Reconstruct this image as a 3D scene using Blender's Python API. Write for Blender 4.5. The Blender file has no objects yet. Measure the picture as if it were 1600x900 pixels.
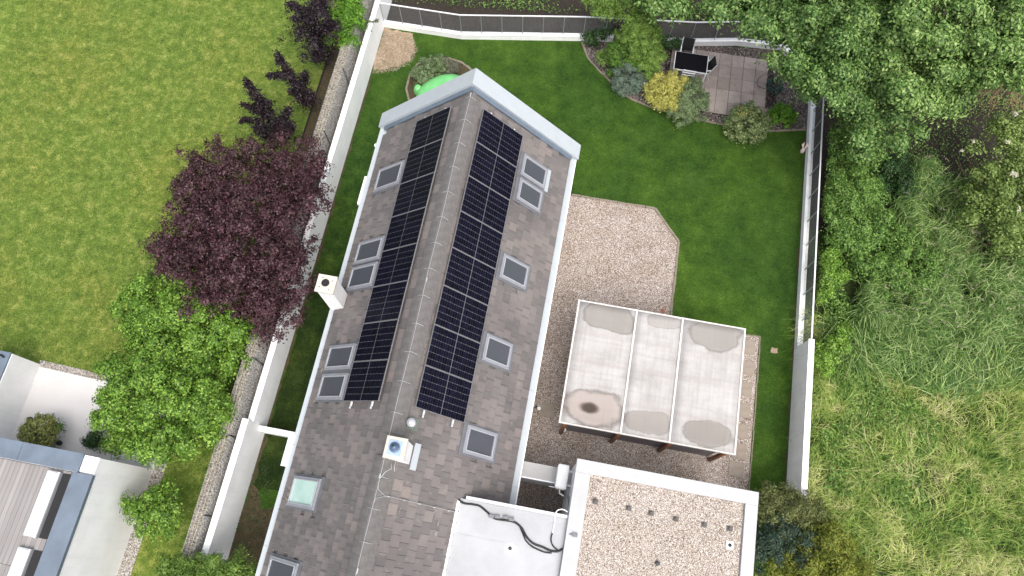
import bpy, bmesh, math, random
import numpy as np
from mathutils import Vector, Matrix

# ------------------------------------------------------------------ camera, world, light
S = bpy.context.scene
CAMZ, YAW, TILT, FPX = 25.0, math.radians(10.46), math.radians(19.4), 1140.0
cam = bpy.data.objects.new('camera', bpy.data.cameras.new('camera'))
S.collection.objects.link(cam)
cam.location = (0, 0, CAMZ)
cam.rotation_euler = (TILT, 0, YAW)
cam.data.sensor_width = 36
cam.data.lens = FPX / 1600 * 36
cam.data.clip_end = 600
S.camera = cam
world = bpy.data.worlds.new('World'); S.world = world; world.use_nodes = True
SUN_EL, SUN_AZ = 64, 148          # azimuth clockwise from +Y
nt = world.node_tree
sky = nt.nodes.new('ShaderNodeTexSky'); sky.sky_type = 'NISHITA'; sky.sun_disc = False
sky.sun_elevation = math.radians(SUN_EL); sky.sun_rotation = math.radians(SUN_AZ)
sky.air_density = 1.0; sky.dust_density = 6.0; sky.ozone_density = 0.6
hs = nt.nodes.new('ShaderNodeHueSaturation'); hs.inputs['Saturation'].default_value = .5      # thin even cloud
nt.links.new(sky.outputs[0], hs.inputs['Color']); nt.links.new(hs.outputs[0], nt.nodes['Background'].inputs[0])
nt.nodes['Background'].inputs[1].default_value = 0.15
sl = bpy.data.lights.new('sun', 'SUN'); sl.energy = 0.8; sl.angle = math.radians(55); sl.color = (1, .96, .9)
sun = bpy.data.objects.new('sun', sl); S.collection.objects.link(sun)
_e, _a = math.radians(SUN_EL), math.radians(SUN_AZ)
sun.rotation_euler = Vector((math.sin(_a)*math.cos(_e), math.cos(_a)*math.cos(_e), math.sin(_e))).to_track_quat('Z', 'Y').to_euler()
S.view_settings.view_transform = 'Standard'; S.view_settings.look = 'None'
S.view_settings.exposure = 0.87; S.view_settings.gamma = 1

RNG = np.random.default_rng(7)
random.seed(5)
C = S.collection

def G(u, v, z=0.0):
    """point of the place at height z that the survey photo shows at u, v"""
    x = (u-800)/FPX; y = (450-v)/FPX
    d = Vector((x, math.sin(TILT)+y*math.cos(TILT), -math.cos(TILT)+y*math.sin(TILT)))
    d = d/(-d.z)*(CAMZ-z)
    c, s = math.cos(YAW), math.sin(YAW)
    return Vector((d.x*c-d.y*s, d.x*s+d.y*c, z))
def P2(pts, z=0.0):
    return [tuple(G(u, v, z)[:2]) for u, v in pts]

# ------------------------------------------------------------------ materials
def N(t, ty, **kw):
    n = t.nodes.new(ty)
    for k, v in kw.items():
        if hasattr(n, k): setattr(n, k, v)
        else: n.inputs[k].default_value = v
    return n
def ramp(t, fac, stops):
    r = t.nodes.new('ShaderNodeValToRGB')
    while len(r.color_ramp.elements) < len(stops): r.color_ramp.elements.new(.5)
    for e, (p, c) in zip(r.color_ramp.elements, stops):
        e.position = p; e.color = (*c, 1)
    t.links.new(fac, r.inputs[0])
    return r.outputs[0]
def mix(t, a, b, fac, mode='MIX'):
    m = t.nodes.new('ShaderNodeMix'); m.data_type = 'RGBA'; m.blend_type = mode
    for s, v in ((m.inputs[0], fac), (m.inputs[6], a), (m.inputs[7], b)):
        if isinstance(v, (int, float)): s.default_value = v
        elif isinstance(v, tuple): s.default_value = (*v, 1)
        else: t.links.new(v, s)
    return m.outputs[2]
def base(name, col=(.5, .5, .5), rough=.7, metal=0., spec=.4):
    m = bpy.data.materials.new(name); m.use_nodes = True
    t = m.node_tree; b = t.nodes['Principled BSDF']
    b.inputs['Base Color'].default_value = (*col, 1); b.inputs['Roughness'].default_value = rough
    b.inputs['Metallic'].default_value = metal; b.inputs['Specular IOR Level'].default_value = spec
    return m, t, b
def coords(t): return t.nodes.new('ShaderNodeTexCoord').outputs['Object']
def noise(t, vec, scale, detail=4, rough=.6, dist=0):
    n = N(t, 'ShaderNodeTexNoise', Scale=scale, Detail=detail, Roughness=rough, Distortion=dist)
    t.links.new(vec, n.inputs['Vector']); return n.outputs['Fac']
def bump(t, b, h, strength=.4, dist=.02):
    n = N(t, 'ShaderNodeBump', Strength=strength, Distance=dist)
    t.links.new(h, n.inputs['Height']); t.links.new(n.outputs[0], b.inputs['Normal'])
def rnd(t):
    g = t.nodes.new('ShaderNodeNewGeometry'); o = t.nodes.new('ShaderNodeObjectInfo')
    a = N(t, 'ShaderNodeMath', operation='ADD'); t.links.new(g.outputs['Random Per Island'], a.inputs[0]); t.links.new(o.outputs['Random'], a.inputs[1])
    f = N(t, 'ShaderNodeMath', operation='FRACT'); t.links.new(a.outputs[0], f.inputs[0])
    return f.outputs[0]
def plain(name, col, rough=.7, metal=0, var=.12, scale=3., spec=.4, fine=40., bmp=.08):
    """paint, metal or plaster with faint dirt and grain"""
    m, t, b = base(name, col, rough, metal, spec)
    c = coords(t)
    lo = tuple(x*(1-var) for x in col); hi = tuple(min(1, x*(1+var*.5)) for x in col)
    k = ramp(t, noise(t, c, scale, 6), [(.3, lo), (.65, hi)])
    k2 = mix(t, k, tuple(x*(1-var) for x in col), ramp_fac(t, noise(t, c, fine, 3), .5, .8))
    t.links.new(k2, b.inputs['Base Color'])
    if bmp: bump(t, b, noise(t, c, fine, 3), bmp, .01)
    return m
def ramp_fac(t, f, a, b):
    r = N(t, 'ShaderNodeMapRange'); r.inputs[1].default_value = a; r.inputs[2].default_value = b
    t.links.new(f, r.inputs[0]); return r.outputs[0]
def leafmat(name, stops, rough=.55, trans=.3, spec=.3, patch=None, ps=.5):
    m, t, b = base(name, stops[0], rough, 0, spec)
    g = t.nodes.new('ShaderNodeNewGeometry')
    n = len(stops)
    fac = g.outputs['Random Per Island']
    if patch:
        # species patches: shift along the colour range from place to place
        a = N(t, 'ShaderNodeMath', operation='MULTIPLY_ADD'); a.use_clamp = True
        t.links.new(fac, a.inputs[0]); a.inputs[1].default_value = .55
        q = ramp_fac(t, noise(t, coords(t), ps, 7, .78, .8), .38, .64)
        q2 = N(t, 'ShaderNodeMath', operation='MULTIPLY'); t.links.new(q, q2.inputs[0]); q2.inputs[1].default_value = patch
        t.links.new(q2.outputs[0], a.inputs[2]); fac = a.outputs[0]
    col = ramp(t, fac, [(i/(n-1), c) for i, c in enumerate(stops)])
    c = coords(t)
    f = ramp_fac(t, noise(t, c, 1.3, 3), .35, .65)
    col = mix(t, col, mix(t, col, (.70, .74, .68), 1., 'MULTIPLY'), f)
    t.links.new(col, b.inputs['Base Color'])
    tr = t.nodes.new('ShaderNodeBsdfTranslucent'); t.links.new(col, tr.inputs[0])
    ms = t.nodes.new('ShaderNodeMixShader'); ms.inputs[0].default_value = trans
    t.links.new(b.outputs[0], ms.inputs[1]); t.links.new(tr.outputs[0], ms.inputs[2])
    t.links.new(ms.outputs[0], t.nodes['Material Output'].inputs['Surface'])
    return m
def grassmat(name, dark, mid, light, s1=.35, s2=2.2, dry=None, fade=None):
    m, t, b = base(name, mid, .8, 0, .12)
    c = coords(t)
    k = ramp(t, noise(t, c, s2, 7, .72), [(.32, dark), (.5, mid), (.68, light)])
    for sc, lo, hi in ((9., .82, 1.2), (28., .58, 1.55)):
        k = mix(t, k, ramp(t, noise(t, c, sc, 4, .8), [(.36, (lo, lo, lo*.95)), (.5, (1,1,1)), (.64, (hi, hi*.97, hi*.95))]), 1., 'MULTIPLY')
    k = mix(t, k, mix(t, k, (1.45, 1.3, .9) if dry is None else dry, 1., 'MULTIPLY'), ramp_fac(t, noise(t, c, s1, 5, .65, .6), .42, .64))
    if fade:     # mossy tint and painted shade give way to lawn colour along the yard
        sp = t.nodes.new('ShaderNodeSeparateXYZ'); t.links.new(c, sp.inputs[0])
        a = N(t, 'ShaderNodeMath', operation='MULTIPLY_ADD'); t.links.new(noise(t, c, .8, 5, .7), a.inputs[0]); a.inputs[1].default_value = 5.; t.links.new(sp.outputs[1], a.inputs[2])
        k = mix(t, k, mix(t, k, fade[2], 1., 'MULTIPLY'), ramp_fac(t, a.outputs[0], fade[0]+2.5, fade[1]+2.5))
    t.links.new(k, b.inputs['Base Color'])
    bump(t, b, noise(t, c, 30, 5, .8), .9, .05)
    return m
def gravelmat(name, stops, scale=38., bmp=.8, patch=(.8, .76, .7)):
    m, t, b = base(name, stops[0][1], .8, 0, .3)
    c = coords(t)
    v = N(t, 'ShaderNodeTexVoronoi', Scale=scale); t.links.new(c, v.inputs['Vector'])
    sep = t.nodes.new('ShaderNodeSeparateColor'); t.links.new(v.outputs['Color'], sep.inputs[0])
    k = ramp(t, sep.outputs[0], stops)
    edge = ramp_fac(t, v.outputs['Distance'], .75, .35)
    k = mix(t, mix(t, k, (.42, .38, .36), 1., 'MULTIPLY'), k, edge)
    k = mix(t, k, mix(t, k, patch, 1., 'MULTIPLY'), ramp_fac(t, noise(t, c, .9, 5), .4, .65))
    t.links.new(k, b.inputs['Base Color'])
    inv = N(t, 'ShaderNodeMath', operation='SUBTRACT'); inv.inputs[0].default_value = 1; t.links.new(v.outputs['Distance'], inv.inputs[1])
    bump(t, b, inv.outputs[0], bmp, .02)
    return m

M = {}
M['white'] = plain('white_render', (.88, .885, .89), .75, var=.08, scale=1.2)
_m = M['white']; _t = _m.node_tree; _b = _t.nodes['Principled BSDF']
_src = _b.inputs['Base Color'].links[0].from_socket
_mp = N(_t, 'ShaderNodeMapping'); _mp.inputs['Scale'].default_value = (5, 5, .35); _t.links.new(coords(_t), _mp.inputs[0])
_t.links.new(mix(_t, _src, mix(_t, _src, (.91,.915,.91), 1., 'MULTIPLY'), ramp_fac(_t, noise(_t, _mp.outputs[0], 1.2, 6, .7), .48, .74)), _b.inputs['Base Color'])
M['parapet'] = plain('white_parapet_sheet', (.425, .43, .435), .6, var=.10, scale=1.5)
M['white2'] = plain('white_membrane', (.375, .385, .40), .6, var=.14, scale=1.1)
M['coping'] = plain('blue_grey_sheet', (.40, .44, .47), .45, .0, var=.05, spec=.5)
M['steelblue'] = plain('slate_blue_sheet', (.13, .165, .21), .4, .0, var=.22, scale=1.5, spec=.5)
M['darkmetal'] = plain('dark_metal', (.035, .038, .045), .5, 0, var=.2)
M['black'] = plain('black_rubber', (.012, .012, .013), .5, 0, var=.2)
M['galv'] = plain('galvanised', (.5, .51, .53), .4, .5, var=.1)
M['sash'] = plain('sash_grey', (.40, .41, .44), .45, .2, var=.06)
M['cond'] = plain('conductor_wire', (.40,.41,.42), .5, .3, var=.1, bmp=0)
M['alu'] = plain('bright_metal', (.72, .73, .75), .45, .2, var=.05)
M['post'] = plain('fence_grey', (.26, .29, .29), .5, .2, var=.1)
M['wire'] = plain('fence_wire', (.17, .19, .195), .6, .2, var=.1, bmp=0)
M['winframe'] = plain('window_sheet', (.27, .28, .31), .45, .2, var=.08)
M['flash'] = plain('window_flashing', (.16, .165, .18), .5, .2, var=.15)
M['blind'] = plain('grey_blind', (.06, .066, .078), .5, 0, var=.05, bmp=.02, fine=200)
M['cream'] = plain('cream_slab', (.56, .51, .44), .8, 0, var=.2, scale=6)
M['wood'] = plain('brown_post', (.22, .09, .04), .6, 0, var=.4, scale=8)
M['paver'] = None
M['greenplastic'] = plain('green_plastic', (.16, .50, .17), .4, 0, var=.15, spec=.5)
M['bark'] = plain('bark', (.09, .07, .055), .9, 0, var=.4, scale=12, bmp=.5)
M['twig'] = plain('twig', (.20, .15, .09), .9, 0, var=.4, scale=12)
M['dryleaf'] = plain('dry_stem', (.42, .36, .26), .9, 0, var=.3)

# window glass, pale teal interior
m, t, b = base('pale_teal_glass', (.36, .56, .50), .12, 0, .6)
k = ramp(t, noise(t, coords(t), 1.2, 2), [(.35, (.30, .50, .44)), (.6, (.46, .62, .57))]); t.links.new(k, b.inputs['Base Color'])
M['teal'] = m
m, t, b = base('skylight_glass', (.86, .86, .78), .15, 0, .6)
k = ramp(t, noise(t, coords(t), 1.6, 3), [(.3, (.80, .80, .70)), (.7, (.88, .88, .84))]); t.links.new(k, b.inputs['Base Color'])
M['milk'] = m; b.inputs['Specular IOR Level'].default_value = .3
m, t, b = base('solar_cell', (.004, .004, .009), .35, 0, .06)
g = rnd(t); k = ramp(t, g, [(0, (.003, .003, .007)), (1, (.007, .007, .018))]); t.links.new(k, b.inputs['Base Color'])
M['cell'] = m
M['backsheet'] = plain('white_backsheet', (.12, .12, .135), .5, 0, var=.03, bmp=0)
M['tableglass'] = base('black_glass', (.005, .005, .006), .35, 0, .08)[0]

# roof tiles
m, t, b = base('concrete_roof_tile', (.2, .18, .17), .82, 0, .3)
c = coords(t)
k = ramp(t, rnd(t), [(0, (.128, .119, .116)), (.4, (.153, .141, .136)), (.7, (.176, .160, .153)), (.9, (.190, .170, .162)), (1, (.208, .180, .168))])
geo = t.nodes.new('ShaderNodeNewGeometry')
w = geo.outputs['Position']
k = mix(t, k, mix(t, k, (.80, .80, .82), 1., 'MULTIPLY'), ramp_fac(t, noise(t, w, .55, 4), .4, .62))
k = mix(t, k, (.27, .24, .215), ramp_fac(t, noise(t, w, 5.5, 6, .75), .58, .80))
k = mix(t, k, (.10, .095, .09), ramp_fac(t, noise(t, w, 14, 5, .75), .55, .85))
t.links.new(k, b.inputs['Base Color']); bump(t, b, noise(t, w, 60, 4), .35, .01)
M['tile'] = m
m2 = plain('ridge_mortar', (.235, .225, .22), .85, 0, var=.35, scale=5, fine=25, bmp=.3); M['ridge'] = m2; M['ridgecap'] = plain('ridge_tile', (.145,.137,.132), .85, 0, var=.3, scale=4, fine=30, bmp=.3)
M['lichen'] = plain('lichen_tile', (.27, .23, .16), .9, 0, var=.4, scale=9)

# pavers
m, t, b = base('concrete_paver', (.25, .22, .2), .85, 0, .3)
geo = t.nodes.new('ShaderNodeNewGeometry'); w = geo.outputs['Position']
k = ramp(t, rnd(t), [(0, (.26, .22, .195)), (.5, (.31, .262, .235)), (1, (.36, .315, .285))])
k = mix(t, k, (.15, .12, .10), ramp_fac(t, noise(t, w, 1.6, 7, .75), .48, .82))
k = mix(t, k, (.36, .33, .30), ramp_fac(t, noise(t, w, 22, 4, .8), .58, .85))
t.links.new(k, b.inputs['Base Color']); bump(t, b, noise(t, w, 50, 4), .3, .01)
M['paver'] = m
M['steppaver'] = plain('stepping_slab', (.27, .23, .19), .85, 0, var=.15, scale=5, fine=30)

M['lawn'] = grassmat('garden_lawn', (.017, .045, .007), (.031, .076, .010), (.050, .106, .017), .32, 1.3, (1.55, 1.35, 1.15))
M['lawn2'] = grassmat('neighbour_lawn', (.058, .108, .018), (.115, .180, .030), (.235, .285, .075), .30, 2.6, (1.25, 1.06, 1.1))
M['gravel'] = gravelmat('pink_gravel', [(0, (.08, .065, .06)), (.18, (.27, .215, .18)), (.5, (.44, .37, .325)), (.78, (.54, .485, .44)), (1, (.72, .70, .67))], 46)
M['roofgravel'] = gravelmat('roof_gravel', [(0, (.09, .075, .065)), (.16, (.27, .225, .185)), (.5, (.42, .365, .315)), (.8, (.53, .48, .435)), (1, (.68, .66, .635))], 44, .5, (.93, .90, .86))
M['darkgravel'] = gravelmat('bed_gravel', [(0, (.03, .025, .025)), (.4, (.10, .08, .075)), (.8, (.17, .14, .13)), (1, (.34, .31, .29))], 26)
M['bordergravel'] = gravelmat('border_gravel', [(0, (.20, .18, .17)), (.4, (.42, .40, .37)), (1, (.62, .60, .57))], 30)
def soilmat(name, a, b_, c_, s=6):
    m, t, b = base(name, a, .9, 0, .2); c = coords(t)
    k = ramp(t, noise(t, c, s, 8, .8), [(.3, a), (.5, b_), (.72, c_)])
    k = mix(t, k, ramp(t, noise(t, c, s*7, 4, .8), [(.35, a), (.7, c_)]), .4)
    t.links.new(k, b.inputs['Base Color']); bump(t, b, noise(t, c, s*5, 5, .8), .8, .04); return m
M['soil'] = soilmat('dark_soil', (.014, .012, .010), (.030, .024, .020), (.070, .056, .045))
M['straw'] = soilmat('dry_straw_soil', (.16, .11, .075), (.36, .27, .19), (.56, .46, .35), 3)
M['mossysoil'] = soilmat('mossy_soil', (.022, .026, .008), (.06, .048, .026), (.15, .11, .07), 4)
M['meadowsoil'] = soilmat('meadow_floor', (.012, .02, .005), (.03, .05, .012), (.07, .09, .03), 5)
M['terrace'] = plain('pale_terrace', (.60, .585, .575), .8, 0, var=.08, scale=.7)
M['kerb'] = plain('kerb_stone', (.22, .19, .145), .9, 0, var=.35, scale=10)
M['stone'] = gravelmat('gabion_stone', [(0, (.19, .17, .13)), (.5, (.28, .255, .20)), (1, (.37, .34, .27))], 14, .3)
mm, t, b = base('gabion_stones', (.3, .28, .23), .9, 0, .3)
g = t.nodes.new('ShaderNodeNewGeometry')
k = ramp(t, g.outputs['Random Per Island'], [(0, (.18, .16, .12)), (.4, (.29, .265, .205)), (.8, (.38, .35, .275)), (1, (.50, .47, .39))]); t.links.new(k, b.inputs['Base Color'])
M['gabion'] = mm
# deck boards
m, t, b = base('grey_deck_board', (.3, .29, .29), .75, 0, .3); c = coords(t)
k = ramp(t, rnd(t), [(0, (.235, .225, .222)), (.5, (.28, .268, .262)), (1, (.325, .31, .302))])
mp = N(t, 'ShaderNodeMapping'); mp.inputs['Scale'].default_value = (30, 1.2, 10); t.links.new(c, mp.inputs[0])
k = mix(t, k, mix(t, k, (.78, .76, .75), 1., 'MULTIPLY'), ramp_fac(t, noise(t, mp.outputs[0], 1, 5), .4, .75))
t.links.new(k, b.inputs['Base Color']); M['deck'] = m

# ------------------------------------------------------------------ mesh helpers
class MB:
    def __init__(s): s.v = []; s.f = []
    def add(s, vs, fs):
        o = len(s.v); s.v += [tuple(x) for x in vs]; s.f += [tuple(i+o for i in f) for f in fs]; return s
    def box(s, x0, x1, y0, y1, z0, z1):
        return s.add([(x0,y0,z0),(x1,y0,z0),(x1,y1,z0),(x0,y1,z0),(x0,y0,z1),(x1,y0,z1),(x1,y1,z1),(x0,y1,z1)],
                     [(0,3,2,1),(4,5,6,7),(0,1,5,4),(1,2,6,5),(2,3,7,6),(3,0,4,7)])
    def prism(s, pts, z0, z1):
        A = sum(pts[i][0]*pts[(i+1)%len(pts)][1]-pts[(i+1)%len(pts)][0]*pts[i][1] for i in range(len(pts)))
        if A < 0: pts = pts[::-1]
        n = len(pts)
        return s.add([(x,y,z0) for x,y in pts]+[(x,y,z1) for x,y in pts],
                     [tuple(range(n-1,-1,-1)), tuple(range(n,2*n))]+[(i,(i+1)%n,n+(i+1)%n,n+i) for i in range(n)])
    def tube(s, pts, r, n=8, cap=True):
        pts = [Vector(p) for p in pts]; rs = r if isinstance(r, (list, tuple)) else [r]*len(pts)
        vs = []; fs = []
        ref = None
        for i, p in enumerate(pts):
            d = (pts[min(i+1, len(pts)-1)]-pts[max(i-1, 0)]).normalized()
            if ref is None: ref = Vector((0,0,1)) if abs(d.z) < .9 else Vector((1,0,0))
            a = d.cross(ref).normalized(); b = a.cross(d); 
            ref = b
            for k in range(n):
                w = 2*math.pi*k/n; vs.append(p+(a*math.cos(w)+b*math.sin(w))*rs[i])
        for i in range(len(pts)-1):
            for k in range(n):
                fs.append((i*n+k, (i+1)*n+k, (i+1)*n+(k+1)%n, i*n+(k+1)%n))
        if cap: fs += [tuple(range(n)), tuple(range(len(pts)*n-1, (len(pts)-1)*n-1, -1))]
        return s.add(vs, fs)
    def lathe(s, prof, cx, cy, n=20, sy=1.):
        vs = []; fs = []
        for r, z in prof:
            for k in range(n):
                w = 2*math.pi*k/n; vs.append((cx+r*math.cos(w), cy+r*math.sin(w)*sy, z))
        m_ = len(prof)
        for i in range(m_-1):
            for k in range(n): fs.append((i*n+k, i*n+(k+1)%n, (i+1)*n+(k+1)%n, (i+1)*n+k))
        if prof[0][0] > 1e-4: fs.append(tuple(range(n-1,-1,-1)))
        if prof[-1][0] > 1e-4: fs.append(tuple(range((m_-1)*n, m_*n)))
        return s.add(vs, fs)
    def xf(s, Mx): s.v = [tuple(Mx @ Vector(v)) for v in s.v]; return s
    def mesh(s, name, mat, smooth=False):
        me = bpy.data.meshes.new(name); me.from_pydata(s.v, [], s.f); me.update()
        if mat: me.materials.append(mat)
        if smooth: me.polygons.foreach_set('use_smooth', [True]*len(me.polygons))
        return me
ORG = {}
def link(o, parent=None, org=None):
    C.objects.link(o)
    if parent: o.parent = parent
    ORG[o.name] = Vector(org if org is not None else (0,0,0)); return o
def tag(o, label, cat, group=None, kind=None):
    if label: o['label'] = label
    if cat: o['category'] = cat
    if group: o['group'] = group
    if kind: o['kind'] = kind
    return o
def thing(name, label, cat, loc=(0,0,0), group=None):
    o = bpy.data.objects.new(name, None); o.location = loc; o.empty_display_size = .3
    link(o, None, loc); return tag(o, label, cat, group)
def mk(name, mb, mat, parent=None, bevel=0, smooth=False, local=False, label=None, kind=None, org=None):
    """one mesh object; world coordinates are turned into the parent's"""
    if parent is not None: o0 = ORG[parent.name]
    else: o0 = Vector(org if org is not None else (0,0,0))
    if not local and o0.length > 0: mb.v = [(x-o0.x, y-o0.y, z-o0.z) for x, y, z in mb.v]
    o = bpy.data.objects.new(name, mb.mesh(name, mat, smooth))
    link(o, parent, o0)
    if parent is None: o.location = o0
    if bevel:
        md = o.modifiers.new('bevel', 'BEVEL'); md.width = bevel; md.segments = 2; md.limit_method = 'ANGLE'
    if label: o['label'] = label
    if kind: o['kind'] = kind
    return o
def inst(name, me, parent, loc, rot=(0,0,0), sc=None):
    o = bpy.data.objects.new(name, me); C.objects.link(o)
    if parent is not None:
        o.parent = parent; o.location = Vector(loc)-ORG[parent.name]
    else: o.location = loc
    o.rotation_euler = rot
    if sc: o.scale = sc
    ORG[o.name] = Vector(loc); return o
def npmesh(name, V, F, mat):
    """V (n,3) float, F (m,k) int"""
    me = bpy.data.meshes.new(name)
    k = F.shape[1]
    me.vertices.add(len(V)); me.vertices.foreach_set('co', V.astype(np.float32).ravel())
    me.loops.add(F.size); me.loops.foreach_set('vertex_index', F.astype(np.int32).ravel())
    me.polygons.add(len(F)); me.polygons.foreach_set('loop_start', (np.arange(len(F))*k).astype(np.int32))
    me.update(calc_edges=True)
    me.materials.append(mat); return me
def npobj(name, V, F, mat, parent=None, kind=None):
    if parent is not None: V = V-np.array(ORG[parent.name])
    o = bpy.data.objects.new(name, npmesh(name, V, F, mat)); link(o, parent, ORG[parent.name] if parent else None)
    if kind: o['kind'] = kind
    return o
def sheet(name, pts, z, mat, thick=.0):
    mb = MB(); n = len(pts)
    A = sum(pts[i][0]*pts[(i+1)%n][1]-pts[(i+1)%n][0]*pts[i][1] for i in range(n))
    if A < 0: pts = pts[::-1]
    if thick: mb.prism(pts, z-thick, z)
    else: mb.add([(x,y,z) for x,y in pts], [tuple(range(n))])
    o = mk(name, mb, mat); o['kind'] = 'structure'; return o
def wobble(pts, step=.25, amp=.05, closed=True, seed=1):
    r = random.Random(seed); out = []
    n = len(pts)
    for i in range(n if closed else n-1):
        a = Vector((*pts[i],0)); b = Vector((*pts[(i+1)%n],0)); L = (b-a).length; k = max(1, int(L/step))
        for j in range(k):
            p = a.lerp(b, j/k); out.append((p.x+r.uniform(-amp,amp), p.y+r.uniform(-amp,amp)))
    if not closed: out.append(pts[-1])
    return out
def inpoly(X, Y, poly):
    ins = np.zeros(len(X), bool); n = len(poly)
    for i in range(n):
        x0, y0 = poly[i]; x1, y1 = poly[(i+1)%n]
        c = ((y0 > Y) != (y1 > Y)) & (X < (x1-x0)*(Y-y0)/((y1-y0) if y1 != y0 else 1e-9)+x0)
        ins ^= c
    return ins
def scatter(poly, n, rng=RNG):
    xs = [p[0] for p in poly]; ys = [p[1] for p in poly]
    X = rng.uniform(min(xs), max(xs), n*3); Y = rng.uniform(min(ys), max(ys), n*3)
    k = inpoly(X, Y, poly); return X[k][:n], Y[k][:n]

# ------------------------------------------------------------------ ground and surfaces
sheet('ground', [(-150,-150),(150,-150),(150,150),(-150,150)], -.02, M['meadowsoil'])
WX, EX = -8.9, 8.6                       # inner faces of the west and east garden walls
lawn_poly = [(WX-.1,-8),(8.65,-8),(8.65,19.2)]+[(7.4,20.9),(3.6,20.4),(-.7,19.85),(-5.6,19.0),(WX-.1,19.05)]
sheet('garden_lawn', lawn_poly, .004, M['lawn'])
sheet('neighbour_lawn', [(-60,2.6),(-17.3,2.85),(-11.85,2.75),(-11.75,-8),(-9.85,-8),(-9.95,8),(-10.85,11.5),(-10.85,60),(-60,60)], .006, M['lawn2'])
sheet('soil_strip', [(-9.9,-8),(-8.95,-8),(-8.95,60),(-10.80,60),(-10.78,11)], .010, M['mossysoil'])
sheet('woodland_floor', [(WX-.1,19.1),(-5.6,19.1),(-.7,19.95),(7.4,21),(8.8,18),(9,13),(18,12.5),(40,14),(40,60),(WX-.1,60)], -.008, M['soil'])
grav = [(-.3,12.72),(3.1,12.72),(4.12,11.55),(4.15,8.42),(7.36,8.42),(7.36,1.5),(7.36,-3),(-.3,-3)]
sheet('gravel_yard', grav, .012, M['gravel'])
# patch of dry soil at the north-west corner, bare strip low in the west
sheet('bare_soil_patch', wobble([(WX,18.95),(-7.7,18.9),(-7.45,18.2),(-7.5,17.6),(-7.9,17.15),(-8.4,17.0),(WX,16.9)], .18, .06, seed=3), .010, M['straw'])
sheet('moss_shade_strip', wobble([(WX+.02,.2),(-6.9,.2),(-6.9,12.6),(-7.1,13.4),(-8.0,13.6),(WX+.02,13.4)], .3, .12, seed=6), .007, grassmat('moss_shade_tint', (.008,.018,.004), (.016,.032,.006), (.032,.056,.012), .45, 1.6, (1.7, 1.4, 1.2), (5., 11.5, (1.85, 2.2, 1.7))))  # olive mossy grass, its colour also darkened to imitate shade between house and wall
sheet('worn_ground', wobble([(WX+.02,-8),(WX+.02,.3),(-8.55,.1),(-8.3,-.35),(-7.7,-.3),(-7.45,-.05),(-6.9,.1),(-6.9,-8)], .2, .06, seed=4), .010, M['mossysoil'])
for i, (a0, a1, wd) in enumerate([(2.3,16.6,.09),(.3,2.0,.16)]):
    r = random.Random(i); pl = [(WX+.01,a0)]
    y = a0
    while y < a1: pl.append((WX+.01+wd*r.uniform(.1,1.3), y)); y += .22
    pl.append((WX+.01,a1)); sheet('soil_margin', pl, .014, M['mossysoil'])
r = random.Random(9); pl = [(EX,3.)]
y = 3.
while y < 17: pl.append((EX-r.uniform(.01,.10), y)); y += .25
pl.append((EX,17)); sheet('soil_margin', pl, .014, M['mossysoil'])

# gravel yard kerb: dark narrow stones one by one
def kerbline(name, label, pts, w=.09, L=.34, mat='kerb', z=.04, seed=1, parent=None):
    th = thing(name, label, 'edging', (*pts[0],0))
    mb = MB().box(-.5,.5,-.5,.5,-.5,.5); me = mb.mesh('edging_stone', M[mat]); r = random.Random(seed)
    for i in range(len(pts)-1):
        a = Vector((*pts[i],0)); b = Vector((*pts[i+1],0)); d = b-a; n = max(1, round(d.length/L))
        for k in range(n):
            c = a+d*((k+.5)/n)
            o = inst('edging_stone', me, th, (c.x+r.uniform(-.01,.01), c.y+r.uniform(-.01,.01), z/2), (0,0,math.atan2(d.y,d.x)+r.uniform(-.04,.04)), (d.length/n-.015, w*r.uniform(.8,1.1), z+r.uniform(0,.015)))
    return th
kerbline('gravel_edging', 'narrow brown edging stones bordering the pink gravel yard beside the lawn', [(-.05,12.76),(3.13,12.76),(4.16,11.58),(4.19,8.46)], .08)
kerbline('gravel_edging', 'thin straight edging along the gravel east of the flat canopy', [(6.2,8.44),(7.4,8.44),(7.4,2.4)], .04, z=.03, seed=2)
# stepping slabs
stm = MB().box(-.25,.25,-.25,.25,0,.03).mesh('stepping_slab', M['steppaver'])
LBS = ['stepping slab in gravel by the canopy north-east corner','second stepping slab south of the canopy north-east corner','third stepping slab down the canopy east edge','stepping slab midway down the canopy east edge','stepping slab near the lower end of the canopy east edge','stepping slab beside the canopy south-east corner','stepping slab in gravel just below the canopy corner']
for (u, v), lb in zip([(1168,543),(1166,575),(1163,608),(1160,641),(1157,674),(1154,705),(1150,733)], LBS):
    p = G(u, v); o = inst('stepping_slab', stm, None, (p.x, p.y, .014), (0,0,random.uniform(-.03,.03))); tag(o, lb, 'paving slab', 'stepping slabs along the canopy')
p = G(856,641); tag(inst('stepping_slab', stm, None, (p.x,p.y,.014)), 'square stepping slab in gravel between house eave and canopy', 'paving slab', 'stepping slabs along the canopy')

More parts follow.
